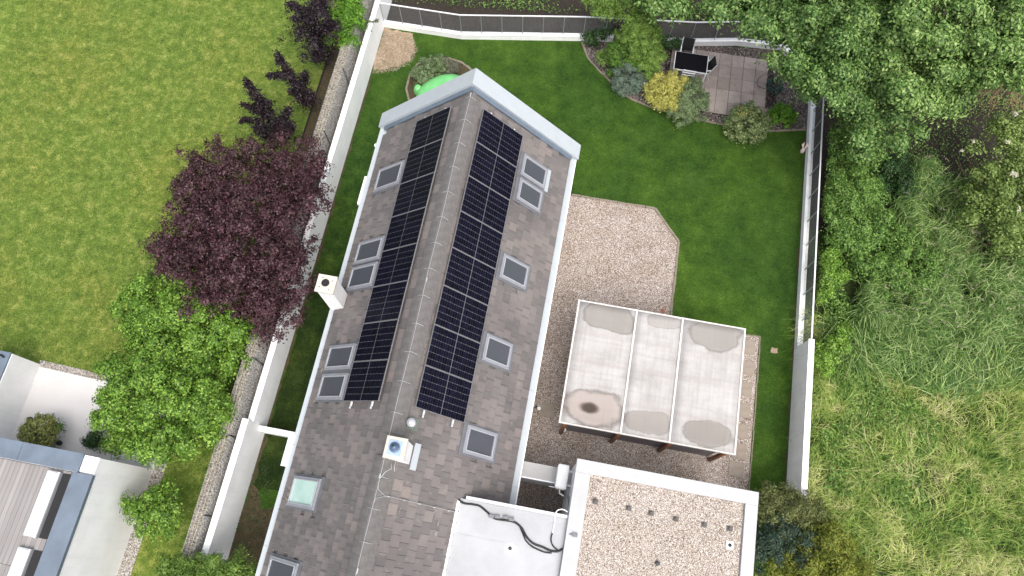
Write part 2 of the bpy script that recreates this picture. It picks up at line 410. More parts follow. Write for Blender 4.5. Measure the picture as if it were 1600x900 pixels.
# planting bed and patio
bed = [(-.70,19.80),(-.35,19.1),(.13,18.62),(.87,18.0),(1.59,17.45),(2.26,17.27),(3.4,17.05),(4.58,16.95),(5.35,16.9),(7.1,16.95),(8.6,17.25),(8.6,19.0),(7.4,20.85),(3.6,20.4)]
sheet('planting_bed', bed, .016, M['darkgravel'])
sheet('patio_bedding', [(2.75,17.3),(7.05,17.3),(7.4,17.9),(7.05,20.2),(2.75,20.2)], .020, M['soil'])
kerbline('bed_edging', 'curved pale edging between lawn and planting bed near the patio', [(-.72,19.72),(-.38,19.03),(.08,18.57),(.83,17.95),(1.56,17.40),(2.24,17.2),(3.4,17.0),(4.58,16.9),(5.35,16.86),(7.1,16.9),(8.55,17.22)], .07, .3, z=.05, seed=5)
pav = thing('patio', 'square concrete slab patio with outdoor table in the garden corner', 'patio', (5,18.8,0))
pm = MB().box(-.238,.238,-.283,.283,0,.03).mesh('paver', M['paver'])
for i in range(9):
    for j in range(5):
        x = 2.98+.49*i+.245; y = 17.33+.575*j+.285
        if i == 8 and j != 0: continue
        if i >= 7 and j in (2,3): 
            if i == 8: continue
        inst('paver', pm, pav, (x, y, .022+random.uniform(0,.006)), (random.uniform(-.006,.006), random.uniform(-.006,.006), random.uniform(-.008,.008)))

# ------------------------------------------------------------------ garden walls
def wallthing(name, label, cat='garden wall', loc=(0,0,0)): return thing(name, label, cat, loc)
w = wallthing('garden_wall', 'long white rendered wall between the neighbour path and the house', loc=(-9,9,0))
mk('wall_body', MB().box(-9.06,WX,2.17,20.9,0,1.33), M['white'], w, .006)
[mk('wall_cap', MB().box(-9.085,WX+.012,y_,min(y_+2.0,20.92)-.006,1.333,1.37), M['white'], w) for y_ in np.arange(2.17,20.92,2.0)]
mk('wall_body', MB().box(-9.06,WX,-8,2.165,0,1.77), M['white'], w, .006)
[mk('wall_cap', MB().box(-9.09,WX+.012,y_,min(y_+2.0,2.185)-.006,1.773,1.81), M['white'], w) for y_ in np.arange(-7.815,2.185,2.0)]
w = wallthing('cross_wall', 'short low white wall bridging garden wall and left house side', loc=(-7.8,2.05,0))
mk('wall_body', MB().box(WX+.014,-6.9,1.99,2.13,0,.72), M['white'], w)
mk('wall_cap', MB().box(WX+.014,-6.9,1.97,2.15,.723,.75), M['white'], w)
w = wallthing('garden_wall', 'tall white rendered wall section along the meadow at right', loc=(8.7,3,0))
mk('wall_body', MB().box(EX,8.76,2.85,8.2,0,1.37), M['white'], w, .006)
[mk('wall_cap', MB().box(EX-.012,8.78,y_,min(y_+2.0,8.215)-.006,1.373,1.41), M['white'], w) for y_ in np.arange(2.84,8.215,2.0)]
mk('end_post', MB().box(8.62,8.77,2.7,2.84,0,1.25), M['cream'], w)
w = wallthing('garden_wall', 'low white wall carrying the wire fence beside the reeds', loc=(8.7,13,0))
mk('wall_body', MB().box(EX,8.74,8.215,19.2,0,.33), M['white'], w)
[mk('wall_cap', MB().box(EX-.02,8.77,y_,min(y_+2.0,19.22)-.006,.333,.37), M['white'], w) for y_ in np.arange(8.215,19.22,2.0)]
# fence on it
def fence(name, label, pts, z0, z1, post_sp, rail_r=.02, postr=.014):
    th = thing(name, label, 'fence', (*pts[0],0))
    for i in range(len(pts)-1):
        a = Vector((*pts[i],0)); b = Vector((*pts[i+1],0)); d = b-a; L = d.length; e = d/L
        nrm = Vector((-e.y, e.x, 0)); 
        q = MB(); p0 = a-nrm*.02; p1 = b-nrm*.02
        q.add([p0+Vector((0,0,z1-.03)), p1+Vector((0,0,z1-.03)), p1+nrm*.05+Vector((0,0,z1-.03)), p0+nrm*.05+Vector((0,0,z1-.03)),
               p0+Vector((0,0,z1)), p1+Vector((0,0,z1)), p1+nrm*.05+Vector((0,0,z1)), p0+nrm*.05+Vector((0,0,z1))],
              [(0,3,2,1),(4,5,6,7),(0,1,5,4),(1,2,6,5),(2,3,7,6),(3,0,4,7)])
        mk('top_rail', q, M['alu'], th)
        n = max(1, round(L/post_sp))
        for k in range(n+1):
            if k == n and i < len(pts)-2: continue
            c = a+d*(k/n)
            mk('post', MB().box(c.x-postr, c.x+postr, c.y-postr, c.y+postr, z0-.02, z1-.032), M['post'], th)
        for k in range(n):
            A = a+d*(k/n); B = a+d*((k+1)/n); q = MB()
            nv = int((B-A).length/.05)
            for j in range(1, nv):
                c = A.lerp(B, j/nv); q.tube([(c.x,c.y,z0), (c.x,c.y,z1-.03)], .0024, 3, False)
            nh = int((z1-z0)/.06)
            for j in range(nh):
                zz = z0+.02+j*.06; q.tube([(A.x,A.y,zz), (B.x,B.y,zz)], .0024, 3, False)
            mk('mesh_panel', q, M['wire'], th)
    return th
fence('wire_fence', 'wire mesh fence with pale top rail on the low wall at right', [(8.69,8.23),(8.69,17.9)], .37, 1.40, .93)
w = wallthing('garden_wall', 'low white wall along the top of the lawn behind the house', loc=(-.7,19.8,0))
NW = [(WX,18.98),(-5.62,18.98),(-.7,19.80),(3.62,20.33),(5.55,20.72),(7.38,20.80),(8.5,19.25)]
for i in range(len(NW)-1):
    (x0,y0),(x1,y1) = NW[i],NW[i+1]; d = Vector((x1-x0,y1-y0,0)).normalized(); n_ = Vector((-d.y,d.x,0))
    def seg(o0,o1,z0,z1,ext=.0): return MB().prism([(x0+n_.x*o0,y0+n_.y*o0),(x1+n_.x*o0,y1+n_.y*o0),(x1+n_.x*o1,y1+n_.y*o1),(x0+n_.x*o1,y0+n_.y*o1)], z0, z1)
    mk('wall_body', seg(0,.14,0,.26+.002*i), M['white'], w); mk('wall_cap', seg(-.015,.155,.263+.002*i,.30+.002*i), M['white'], w)
off = lambda p, k=.08: (p[0], p[1]+k)
fence('wire_fence', 'wire mesh fence on the low white wall at the top of the garden', [off(p) for p in NW[:6]], .30, 1.38, .88)

# gabion wall with neighbour path posts
gw = thing('gabion_wall', 'long stone filled gabion wall beside the purple trees', 'gabion wall', (-9.5,8,0))
mk('stone_core', MB().box(-9.68,-9.37,-8,24,0,1.74), M['stone'], gw)
def stones(n, fx):
    base_v = np.array([(1,0,0),(-1,0,0),(0,1,0),(0,-1,0),(0,0,1),(0,0,-1)], float)
    base_f = np.array([(0,2,4),(2,1,4),(1,3,4),(3,0,4),(2,0,5),(1,2,5),(3,1,5),(0,3,5)])
    P_ = fx(n); n = len(P_)
    R = RNG.normal(size=(n,3,3)); q, _ = np.linalg.qr(R)
    s = RNG.uniform(.020,.038,(n,1,1))*RNG.uniform(.7,1.2,(n,1,3))
    V = np.einsum('nij,kj->nki', q, base_v)*s+P_[:,None,:]
    F = (base_f[None]+6*np.arange(n)[:,None,None]).reshape(-1,3)
    return V.reshape(-1,3), F
def face_pts(n):
    k = n*3//4
    a = np.stack([np.full(k,-9.365)+RNG.normal(0,.008,k), RNG.uniform(-4,22.5,k), RNG.uniform(.0,1.74,k)],1)
    b = np.stack([RNG.uniform(-9.68,-9.37,n-k), RNG.uniform(-4,22.5,n-k), np.full(n-k,1.745)+RNG.normal(0,.008,n-k)],1)
    return np.concatenate([a,b])
V, F = stones(24000, face_pts); npobj('stones', V, F, M['gabion'], gw, 'stuff')
q = MB()
for k in range(260):
    y = -4+k*.1; q.tube([(-9.32,y,0),(-9.32,y,1.79),(-9.70,y,1.79)], .004, 3, False)
for k in range(18): q.tube([(-9.315,-4,.05+k*.1),(-9.315,22,.05+k*.1)], .004, 3, False)
for k in range(4): q.tube([(-9.34-k*.11,-4,1.795),(-9.34-k*.11,22,1.795)], .004, 3, False)
o = mk('wire_mesh', q, M['galv'], gw, kind='stuff')
for (u, v) in [(507,205),(549,110),(378,556),(347,678),(298,801)]:
    p = G(u, v, 1.8); mk('support_post', MB().box(-9.35,-9.31,p.y-.02,p.y+.02,0,1.83), M['darkmetal'], gw)
mk('edging_strip', MB().box(-10.80,-10.78,11,24,0,.08), M['darkmetal'], None).name = 'lawn_edging'
tag(bpy.data.objects['lawn_edging'], 'thin dark metal edging strip between neighbour lawn and gabion soil', 'edging')

# ------------------------------------------------------------------ house
PHI = math.atan(.98); PC, ZR, AE = -3.54, 6.2, 13.2
cs, sn = math.cos(PHI), math.sin(PHI)
def SL(s, d, a, off=0.):
    return Vector((PC+s*(d*cs+off*sn), a, ZR-d*sn+off*cs))
A0 = -4.5
house = thing('house', 'long gabled house with grey tiled roof and solar arrays', 'house', (PC,5,0))
for s in (-1,1):
    sx = PC+s*3.16
    mk('side_wall', MB().box(min(sx,sx-s*.25),max(sx,sx-s*.25),A0,12.95,0,2.82), M['white'], house)
mk('gable_wall', MB().add([(PC-3.16,12.955,0),(PC+3.16,12.955,0),(PC+3.16,12.955,2.9),(PC,12.955,5.95),(PC-3.16,12.955,2.9),
                           (PC-3.16,13.15,0),(PC+3.16,13.15,0),(PC+3.16,13.15,2.9),(PC,13.15,5.95),(PC-3.16,13.15,2.9)],
      [(0,1,2,3,4),(9,8,7,6,5),(0,5,6,1),(1,6,7,2),(2,7,8,3),(3,8,9,4),(4,9,5,0)]), M['white'], house)
roof = MB()
for s in (-1,1):
    a = [SL(s,0,A0,-.05),SL(s,4.45,A0,-.05),SL(s,4.45,12.62,-.05),SL(s,0,12.62,-.05),SL(s,0,A0,-.2),SL(s,4.45,A0,-.2),SL(s,4.45,12.62,-.2),SL(s,0,12.62,-.2)]
    roof.add(a, [(0,1,2,3),(7,6,5,4),(0,4,5,1),(1,5,6,2),(2,6,7,3),(3,7,4,0)])
roof = mk('roof', roof, M['tile'], house)
# tile mesh: local x downslope, y along the ridge; lower end and one side lip stand proud
def tilemb():
    L, W_ = .335, .296
    mb = MB()
    mb.add([(0,0,-.035),(L,0,.0-.02),(L,W_,-.02),(0,W_,-.035),(0,0,-.020),(L,0,.008),(L,W_-.035,.008),(0,W_-.035,-.020)],
           [(0,3,2,1),(4,5,6,7),(0,1,5,4),(1,2,6,5),(2,3,7,6),(3,0,4,7)])
    mb.add([(0,W_-.035,-.02),(L,W_-.035,.0),(L,W_,-.0),(0,W_,-.02),(0,W_-.035,-.010),(L,W_-.035,.018),(L,W_-.004,.018),(0,W_-.004,-.010)],
           [(0,3,2,1),(4,5,6,7),(0,1,5,4),(1,2,6,5),(2,3,7,6),(3,0,4,7)])
    return mb
tme = tilemb().mesh('roof_tile', M['tile'])
windows = {-1: [(2.65,4.05,9.92,10.78),(2.65,4.05,7.32,8.1),(2.65,4.05,6.44,7.24),(2.65,4.08,3.86,4.63),(2.65,4.05,2.95,3.74),(2.62,4.08,-.11,.73),(2.65,4.15,-2.32,-1.48)],
           1: [(2.45,3.57,10.88,11.63),(2.48,3.55,10.02,10.78),(2.44,3.57,7.37,8.15),(2.42,3.5,4.78,5.58),(2.4,3.56,2.11,2.9)]}
slots = []
GA = .298
for s in (-1,1):
    for c in range(15):
        d0 = .10+c*GA*.985
        ln = 1 if c < 14 else 1
        offa = (c % 2)*.15+random.uniform(-.02,.02)
        k = 0
        a = A0+offa
        while a+.296 < 12.60:
            skip = False
            for (x0,x1,y0,y1) in windows[s]:
                if d0+.17 > x0-.05 and d0+.17 < x1+.05 and a+.15 > y0-.04 and a+.15 < y1+.04: skip = True
            if s == 1 and a < .98-.3 and PC+d0*cs > -1.55: skip = True      # under the flat roof
            if not skip:
                slots.append((s, d0, a))
            a += .30
def slot_matrix(s, d0, a):
    j = (random.uniform(-.003,.003), random.uniform(-.003,.003))
    p = SL(s, d0, a if s == 1 else a+.296, .0)
    R = Matrix.Rotation(0 if s == 1 else math.pi, 4, 'Z') @ Matrix.Rotation(PHI, 4, 'Y')
    p = SL(s, d0, a if s == 1 else a+.296, random.uniform(0,.004))
    return Matrix.Translation(p) @ R
near = sorted(slots, key=lambda q: ((SL(*q)-Vector((0,0,25))).length if q[2] > -1.2 else 99) + (0 if not (q[0]==1 and .3<q[1]<2.3 and q[2]>2.8) else 9) + (0 if not (q[0]==-1 and .5<q[1]<2.5 and q[2]>2.8) else 9))
pick = set(near[:300])
tv = np.array([v for v in tilemb().v]); tf = tilemb().f
restm = MB()
for q_ in slots:
    mx = slot_matrix(*q_)
    if q_ in pick:
        o = bpy.data.objects.new('roof_tile', tme); C.objects.link(o); o.parent = roof
        o.location = mx.to_translation()-ORG[house.name]; o.rotation_euler = mx.to_euler()
    else:
        restm.add([mx @ Vector(v) for v in tv], tf)
# make the two boxes of a joined tile one island colour: weld by a shared sliver is not needed, tone is noise driven
mk('roof_tiles', restm, M['tile'], roof, kind='stuff')
# ridge caps
rc = MB(); prof = [(-.30,-.318),(-.22,-.228),(-.14,-.140),(-.06,-.078),(.06,-.078),(.14,-.140),(.22,-.228),(.30,-.318)]
for (x,z) in [(0,0)]:
    vs = []
    for y, g_ in ((0,0),(.305,.005)):
        for (px_,pz_) in prof: vs.append((px_*(1+g_*2), y, pz_+.075+g_))
    n = len(prof)
    rc.add(vs, [(i, i+1, n+i+1, n+i) for i in range(n-1)]+[tuple(range(n-1,-1,-1)), tuple(range(n,2*n))])
rme = rc.mesh('ridge_cap', M['ridgecap'])
a = A0
while a < 12.3:
    if not (1.35 < a+.15 < 2.0): inst('ridge_cap', rme, roof, (PC, a, ZR-.005))
    a += .30
# gable coping, inner flashing, eave strips
for s in (-1,1):
    for (d0,d1) in ((0,2.45),(2.452,4.80)):
        o1 = .13
        v = [SL(s,d0,12.64,-.1),SL(s,d1,12.64,-.1),SL(s,d1,AE,-.1),SL(s,d0,AE,-.1),SL(s,d0,12.64,o1),SL(s,d1,12.64,o1),SL(s,d1,AE,o1),SL(s,d0,AE,o1)]
        if d0 == 0:
            for i in (0,3,4,7): v[i].x = PC+s*.001; 
            for i in (4,7): v[i].z = ZR+o1/cs
        mk('gable_coping', MB().add(v, [(0,3,2,1),(4,5,6,7),(0,1,5,4),(1,2,6,5),(2,3,7,6),(3,0,4,7)]), M['coping'], house)
    v = [SL(s,0,12.5,-.02),SL(s,4.55,12.5,-.02),SL(s,4.55,12.635,-.02),SL(s,0,12.635,-.02),SL(s,0,12.5,.03),SL(s,4.55,12.5,.03),SL(s,4.55,12.635,.05),SL(s,0,12.635,.05)]
    mk('verge_flashing', MB().add(v, [(0,3,2,1),(4,5,6,7),(0,1,5,4),(1,2,6,5),(2,3,7,6),(3,0,4,7)]), M['steelblue'], house)
    y = AE
    while y > A0:
        y2 = max(A0, y-2.9)
        x0, x1 = sorted((PC+s*3.205, PC+s*3.42))
        mk('eave_sheet', MB().box(x0,x1,y2+.006,y,2.76,2.87), M['coping'], house)
        y = y2
    x0, x1 = sorted((PC+s*3.02, PC+s*3.20))
    mk('gutter', MB().box(x0,x1,A0,12.9,2.70,2.74), M['darkmetal'], house)
    x0, x1 = sorted((PC+s*3.423, PC+s*3.455))
    mk('fascia', MB().box(x0,x1,A0,AE-.02,2.60,2.845), M['white'] if s == 1 else M['coping'], house)
mk('eave_box', MB().box(-7.15,-6.965,.94,1.86,2.72,2.862), M['white'], house)
mk('eave_box', MB().box(-7.09,-6.965,9.7,10.75,2.66,2.80), M['white'], house)
mk('outdoor_lamp', MB().lathe([(.0,2.5),(.07,2.52),(.08,2.6),(.0,2.64)], -7.05, 12.1, 12), M['white'], house)

# roof windows (local x downslope, y along ridge, z out of the roof)
def roof_window(s, x0, x1, y0, y1, glass, down=False):
    L, W_ = x1-x0, y1-y0
    R = Matrix.Translation(SL(s, x0, y0 if s == 1 else y1, 0)) @ Matrix.Rotation(0 if s == 1 else math.pi, 4, 'Z') @ Matrix.Rotation(PHI, 4, 'Y')
    def fr(mb, a, b, c, d, z0, z1, t):
        mb.box(a,b,c,c+t,z0,z1); mb.box(a,b,d-t,d,z0,z1); mb.box(a,a+t,c+t,d-t,z0,z1); mb.box(b-t,b,c+t,d-t,z0,z1)
    f = MB(); f.box(-.10,L+.12,-.06,W_+.06,-.06,.022); fl = mk('roof_window', f.xf(R), M['flash'], house)
    f = MB(); fr(f, 0, L, 0, W_, .023, .085, .085); mk('frame', f.xf(R), M['winframe'], fl, .008)
    f = MB(); fr(f, .075, L-.075, .075, W_-.075, .03, .10, .03); mk('sash', f.xf(R), M['sash'], fl, .004)
    f = MB(); f.box(.10, L-.10, .10, W_-.10, .03, .06); mk('pane', f.xf(R), M[glass], fl)
    if down: f = MB(); f.box(L+.004, L+.16, -.02, W_+.02, .023, .06); mk('apron', f.xf(R), M['coping'], fl)
    return fl
for s in (-1,1):
    for i, (x0,x1,y0,y1) in enumerate(windows[s]):
        o = roof_window(s, x0, x1, y0, y1, 'teal' if (s == -1 and i == 5) else 'blind', s == 1 and i < 1)
        if s == -1 and i == 5: o['label'] = 'roof window with pale teal glass and no blind'
# lichen patches as mossy tiles under left windows
for (a0, a1) in ((-1.9,-1.5),(-.1,.6),(2.9,3.3),(3.9,4.2),(7.0,7.8),(10.0,10.5)):
    n = int((a1-a0)/.15)
    for k in range(n):
        a = a0+k*.15+random.uniform(-.03,.03); d = random.uniform(4.16,4.28)
        mb = MB(); pts = [(d+random.uniform(.03,.09)*math.cos(w), a+random.uniform(.03,.08)*math.sin(w)) for w in [j*math.pi/4 for j in range(8)]]
        mb.add([SL(-1,x,y,.016) for x,y in pts]+[SL(-1,d,a,.028)], [(i,(i+1)%8,8) for i in range(8)])
        mk('lichen_patch', mb, M['lichen'], roof)

# chimneys
ch = mk('chimney', MB().box(-6.92,-6.42,5.88,6.35,2.9,4.78), M['white'], house)
mk('chimney_cap', MB().box(-6.965,-6.395,5.84,6.39,4.783,4.85), M['cream'], ch, .006)
mk('flue', MB().lathe([(.115,4.852),(.12,4.87),(.10,4.87),(.095,4.858),(.0,4.857)], -6.7, 6.14, 18), M['black'], ch)
for dx, dy in ((-.17,-.12),(-.14,.17),(.17,.12),(.12,-.17)): mk('cap_bolt', MB().lathe([(.018,4.85),(.018,4.86),(0,4.865)], -6.68+dx, 6.115+dy, 8), M['darkmetal'], ch)
ch = mk('chimney', MB().box(-3.44,-2.98,1.45,1.93,5.4,6.76), M['white'], house)
mk('chimney_cap', MB().box(-3.48,-2.955,1.41,1.955,6.763,6.83), M['cream'], ch, .006)
mk('cap_plate', MB().box(-3.40,-3.06,1.50,1.87,6.832,6.85), plain('blue_plate', (.30,.40,.52), .5), ch)
mk('cowl', MB().lathe([(.13,6.852),(.13,6.89),(.105,6.90),(.10,6.93),(.075,6.95),(.04,6.99),(0,7.0)], -3.23, 1.69, 20), plain('cowl_blue', (.10,.15,.23), .4, .3), ch, smooth=False)
mk('cowl_opening', MB().lathe([(.032,6.985),(.03,7.004),(0,7.005)], -3.265, 1.715, 12), M['black'], ch)
mk('apron', MB().add([SL(1,.80,1.33,.03),SL(1,1.00,1.33,.03),SL(1,1.00,2.02,.03),SL(1,.80,2.02,.03),SL(1,.80,1.33,.06),SL(1,1.00,1.33,.045),SL(1,1.00,2.02,.045),SL(1,.80,2.02,.06)], [(0,3,2,1),(4,5,6,7),(0,1,5,4),(1,2,6,5),(2,3,7,6),(3,0,4,7)]), M['coping'], ch)
vb = SL(1,.60,2.47,0)
vt = mk('vent_pipe', MB().lathe([(.10,vb.z-.1),(.10,vb.z+.12),(.075,vb.z+.14),(.075,vb.z+.22),(.115,vb.z+.22),(.115,vb.z+.27),(.06,vb.z+.30),(0,vb.z+.305)], vb.x, vb.y, 18), M['galv'], house)
mk('vent_collar', MB().add([SL(1,.42,2.3,.022),SL(1,.78,2.3,.022),SL(1,.78,2.64,.022),SL(1,.42,2.64,.022),SL(1,.42,2.3,.03),SL(1,.78,2.3,.03),SL(1,.78,2.64,.03),SL(1,.42,2.64,.03)], [(0,3,2,1),(4,5,6,7),(0,1,5,4),(1,2,6,5),(2,3,7,6),(3,0,4,7)]), plain('green_collar', (.12,.145,.13), .7), vt)

# lightning conductor
lc = thing('lightning_conductor', 'silver lightning wire clamped along the house ridge with side branch', 'lightning wire', (PC,2,ZR))
zt = ZR+.055
mk('ridge_wire', MB().tube([(PC+.01*math.sin(a*1.7), a, zt+.008*math.sin(a*5)) for a in np.arange(-4.4,12.5,.4)], .007, 6), M['cond'], lc)
mk('chimney_loop', MB().tube([(-3.37,1.43,6.0),(-3.33,1.32,6.22),(-3.30,1.22,6.25),(-3.42,1.12,6.3),(PC+.02,.95,zt)], .008, 6), M['cond'], lc)
mk('chimney_loop', MB().tube([(-3.26,1.43,6.1),(-3.25,1.30,6.2),(-3.22,1.18,6.15)], .008, 6), M['cond'], lc)
mk('branch_wire', MB().tube([(PC,.85,zt),(PC+.04,.68,zt)]+[SL(1,d,.57-.01*d,.06) for d in (.22,.4,.8,1.4,2.0,2.62)], .007, 6), M['cond'], lc)
mk('branch_wire', MB().tube([(PC,.3,zt),(PC+.03,.46,zt),SL(1,.2,.54,.07),SL(1,.34,.565,.06)], .007, 6), M['cond'], lc)
for d in (.36,.85,1.35,1.85,2.35):
    p = SL(1,d,.565-.01*d,.05); mk('wire_holder', MB().box(p.x-.03,p.x+.03,p.y-.012,p.y+.012,p.z-.06,p.z+.03), M['cond'], lc)
for a in [12.26,11.47,10.67,9.87,9.05,8.24,7.44,6.66,5.86,5.05,4.26,3.45,2.62,.99,.21,-.59,-1.4,-2.2]:
    mk('ridge_clamp', MB().tube([(PC-.17,a,zt-.165),(PC-.09,a,zt-.07),(PC,a,zt-.004),(PC+.10,a-.004,zt-.07),(PC+.18,a-.008,zt-.165)], .008, 6), M['cond'], lc)
for (a) in (12.3, 6.3, -1.25, 1.0): mk('wire_joint', MB().tube([(PC,a-.06,zt),(PC,a+.06,zt)], .022, 8), M['cond'], lc)

# ------------------------------------------------------------------ solar panels
PL, PW = 1.722, 1.144
def panel_parts():
    fm = MB(); z0, z1, t_ = 0, .035, .012
    fm.box(0,PL,0,t_,z0,z1); fm.box(0,PL,PW-t_,PW,z0,z1); fm.box(0,t_,t_,PW-t_,z0,z1); fm.box(PL-t_,PL,t_,PW-t_,z0,z1)
    bs = MB().box(t_,PL-t_,t_,PW-t_,.024,.028)
    cl = MB(); nr, nc = 6, 20; gy = .008; gx = .0022; mid = .022
    ch_ = (PW-2*t_-.012-gy*(nr-1))/nr; cw = (PL-2*t_-.016-mid-gx*(nc-2))/nc
    for r_ in range(nr):
        y = t_+.006+r_*(ch_+gy)
        for c_ in range(nc):
            x = t_+.008+c_*(cw+gx)+(mid-gx if c_ >= nc//2 else 0)
            k = .012; z = .0305
            if c_ % 2 == 0: pts = [(x+k,y),(x+cw,y),(x+cw,y+ch_),(x+k,y+ch_),(x,y+ch_-k),(x,y+k)]
            else: pts = [(x,y),(x+cw-k,y),(x+cw,y+k),(x+cw,y+ch_-k),(x+cw-k,y+ch_),(x,y+ch_)]
            cl.add([(a_,b_,z) for a_,b_ in pts], [tuple(range(6))])
    return fm, bs, cl
fm, bs, cl = panel_parts()
me_f, me_b, me_c = fm.mesh('frame', plain('panel_frame', (.20,.20,.21), .5, .2, var=.05, bmp=0)), bs.mesh('backsheet', M['backsheet']), cl.mesh('cells', M['cell'])
ordn = ['first','second','third','fourth','fifth','sixth','seventh','eighth']
for s, d0, nm in ((1,.475,'right'),(-1,.69,'left')):
    for k in range(8):
        a = 12.11-(k+1)*1.153
        p = SL(s, d0, a if s == 1 else a+PW, .11)
        lab = f'{ordn[k]} black solar panel down from the gable in the {nm} roof array'
        if k == 0: lab = f'black solar panel nearest the gable peak in the {nm} roof array'
        if k == 7: lab = f'last black solar panel, nearest the ridge chimney, in the {nm} roof array'
        o = bpy.data.objects.new('solar_panel', None); o.empty_display_size = .3; C.objects.link(o); o.location = p; o.rotation_euler = (0, PHI, 0 if s == 1 else math.pi)
        tag(o, lab, 'solar panel', f'solar panels on the {nm} roof slope')
        for nme, me in (('frame', me_f), ('backsheet', me_b)):
            c_ = bpy.data.objects.new(nme, me); C.objects.link(c_); c_.parent = o
        c_ = bpy.data.objects.new('cells', me_c); C.objects.link(c_); c_.parent = o; c_['kind'] = 'stuff'
    for d, wl in ((d0+.35,'upper'),(d0+1.37,'lower')):
        mb = MB().box(-.02,.02,0,9.42,0,.045); p = SL(s, d, 2.76, .05)
        R = Matrix.Translation(p) @ Matrix.Rotation(s*PHI, 4, 'Y')
        o = mk('mounting_rail', mb.xf(R), M['alu'], None)
        e = SL(s, d, 2.72, .08)
        tag(o, f'aluminium mounting rail under the {nm} solar array, {wl} of its two rails', 'mounting rail', 'solar mounting rails')
        mk('rail_end', MB().box(e.x-.022,e.x+.022,e.y-.03,e.y+.03,e.z-.03,e.z+.02), M['galv'], o)
# small leftover mortar marks
for (d,a,l,w_) in ((.67,.12,.16,.02),(.95,.12,.16,.02),(.80,.31,.02,.14),(1.96,.32,.02,.14),(2.11,.18,.05,.14),(2.1,-.09,.09,.10)):
    mb = MB(); mb.add([SL(1,d-l/2,a-w_/2,.022),SL(1,d+l/2,a-w_/2,.022),SL(1,d+l/2,a+w_/2,.022),SL(1,d-l/2,a+w_/2,.022),SL(1,d-l/2,a-w_/2,.027),SL(1,d+l/2,a-w_/2,.027),SL(1,d+l/2,a+w_/2,.027),SL(1,d-l/2,a+w_/2,.027)], [(0,3,2,1),(4,5,6,7),(0,1,5,4),(1,2,6,5),(2,3,7,6),(3,0,4,7)])
    mk('mortar_mark', mb, M['ridge'], roof)

# ------------------------------------------------------------------ flat roofed annex and garage
an = thing('annex', 'flat white membrane roof joining the tiled roof and the garage', 'annex', (0,-1.5,0))
mk('annex_wall', MB().box(-.1,1.30,-4.5,.80,0,4.2), M['white'], an)
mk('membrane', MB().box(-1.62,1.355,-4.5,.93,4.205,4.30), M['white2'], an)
mk('edge_upstand', MB().box(-1.69,-1.60,-4.5,.86,4.12,4.36), M['white'], an, .02)
mk('edge_trim', MB().box(-1.45,1.35,.935,1.02,4.15,4.335), M['galv'], an)
mk('edge_upstand', MB().box(-1.52,1.33,.80,.932,4.25,4.315), M['white2'], an, .01)
mk('membrane_seam', MB().box(-1.6,1.34,-.02,.02,4.302,4.308), M['white2'], an)
mk('membrane_seam', MB().box(-1.6,1.34,-1.28,-1.24,4.302,4.308), M['white2'], an)
p = G(797,857,4.3)
dr = mk('roof_drain', MB().lathe([(.155,4.302),(.15,4.32),(.05,4.325),(0,4.325)], p.x, p.y, 24), M['white'], an)
mk('drain_grate', MB().lathe([(.055,4.326),(.05,4.36),(0,4.37)], p.x, p.y, 14), M['darkmetal'], dr)
ga = thing('garage', 'garage with pale gravel flat roof inside a white parapet', 'garage', (3.9,-1,0))
GX0, GX1, GY1, GZ = 1.363, 6.345, 2.54, 4.5
mk('garage_wall', MB().box(GX0+.04,GX1-.04,-4.5,GY1-.04,0,4.40), M['white'], ga)
PWD = .46
par = MB(); par.box(GX0,GX1,GY1-.36,GY1,4.3,GZ); par.box(GX0,GX0+.42,-4.5,GY1-.361,4.3,GZ-.002); par.box(GX1-.34,GX1,-4.5,GY1-.361,4.3,GZ-.002)
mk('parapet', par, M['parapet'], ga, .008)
mk('gravel_bed', MB().box(GX0+.421,GX1-.341,-4.5,GY1-.362,4.2,4.43), M['roofgravel'], ga)
mk('parapet_strip', MB().box(GX1-.36,GX1-.342,-4.5,GY1-.37,4.432,4.47), M['flash'], ga)
for i, (u, v) in enumerate([(930,784),(982,794),(1017,802),(1056,811),(1100,820),(1140,826)]):
    p = G(u, v, 4.43)
    o = mk('roof_standoff', MB().box(p.x-.07,p.x+.07,p.y-.065,p.y+.065,4.431,4.47).lathe([(.045,4.47),(.04,4.53),(0,4.53)], p.x, p.y, 10), plain('standoff_grey', (.11,.105,.10), .8), None, org=(p.x,p.y,4.43))
    lb = ['grey roof block nearest the garage left parapet','second grey roof block from the left on the garage gravel','third grey roof block from the left on the garage gravel','fourth grey roof block, middle right of the garage gravel row','fifth grey roof block on the garage gravel row','grey roof block nearest the garage right parapet'][i]
    tag(o, lb, 'roof block', 'grey blocks in a row on the garage gravel')
p = G(898,836,4.5); tag(mk('cable_block', MB().box(p.x-.07,p.x+.07,p.y-.05,p.y+.05,4.501,4.56).box(p.x-.14,p.x-.08,p.y-.02,p.y+.02,4.501,4.53), M['flash'], None, org=(p.x,p.y,4.5)), 'small grey block on the left parapet of the garage', 'roof block')
p = G(1140,852,4.43); o = thing('roof_outlet', 'white roof outlet with dark opening near the garage right parapet', 'roof outlet', (p.x,p.y,4.43))
mk('collar', MB().box(p.x-.10,p.x+.10,p.y-.11,p.y+.11,4.432,4.46), M['white'], o, .02)
mk('grate', MB().lathe([(.05,4.461),(.045,4.49),(0,4.50)], p.x, p.y, 10), M['black'], o)
p = G(1027,880,4.43); tag(mk('vent_cap', MB().lathe([(.065,4.431),(.065,4.47),(.05,4.50),(0,4.51)], p.x, p.y, 14), M['darkmetal'], None, org=(p.x,p.y,4.43)), 'round black vent cap alone in the garage gravel', 'vent cap')
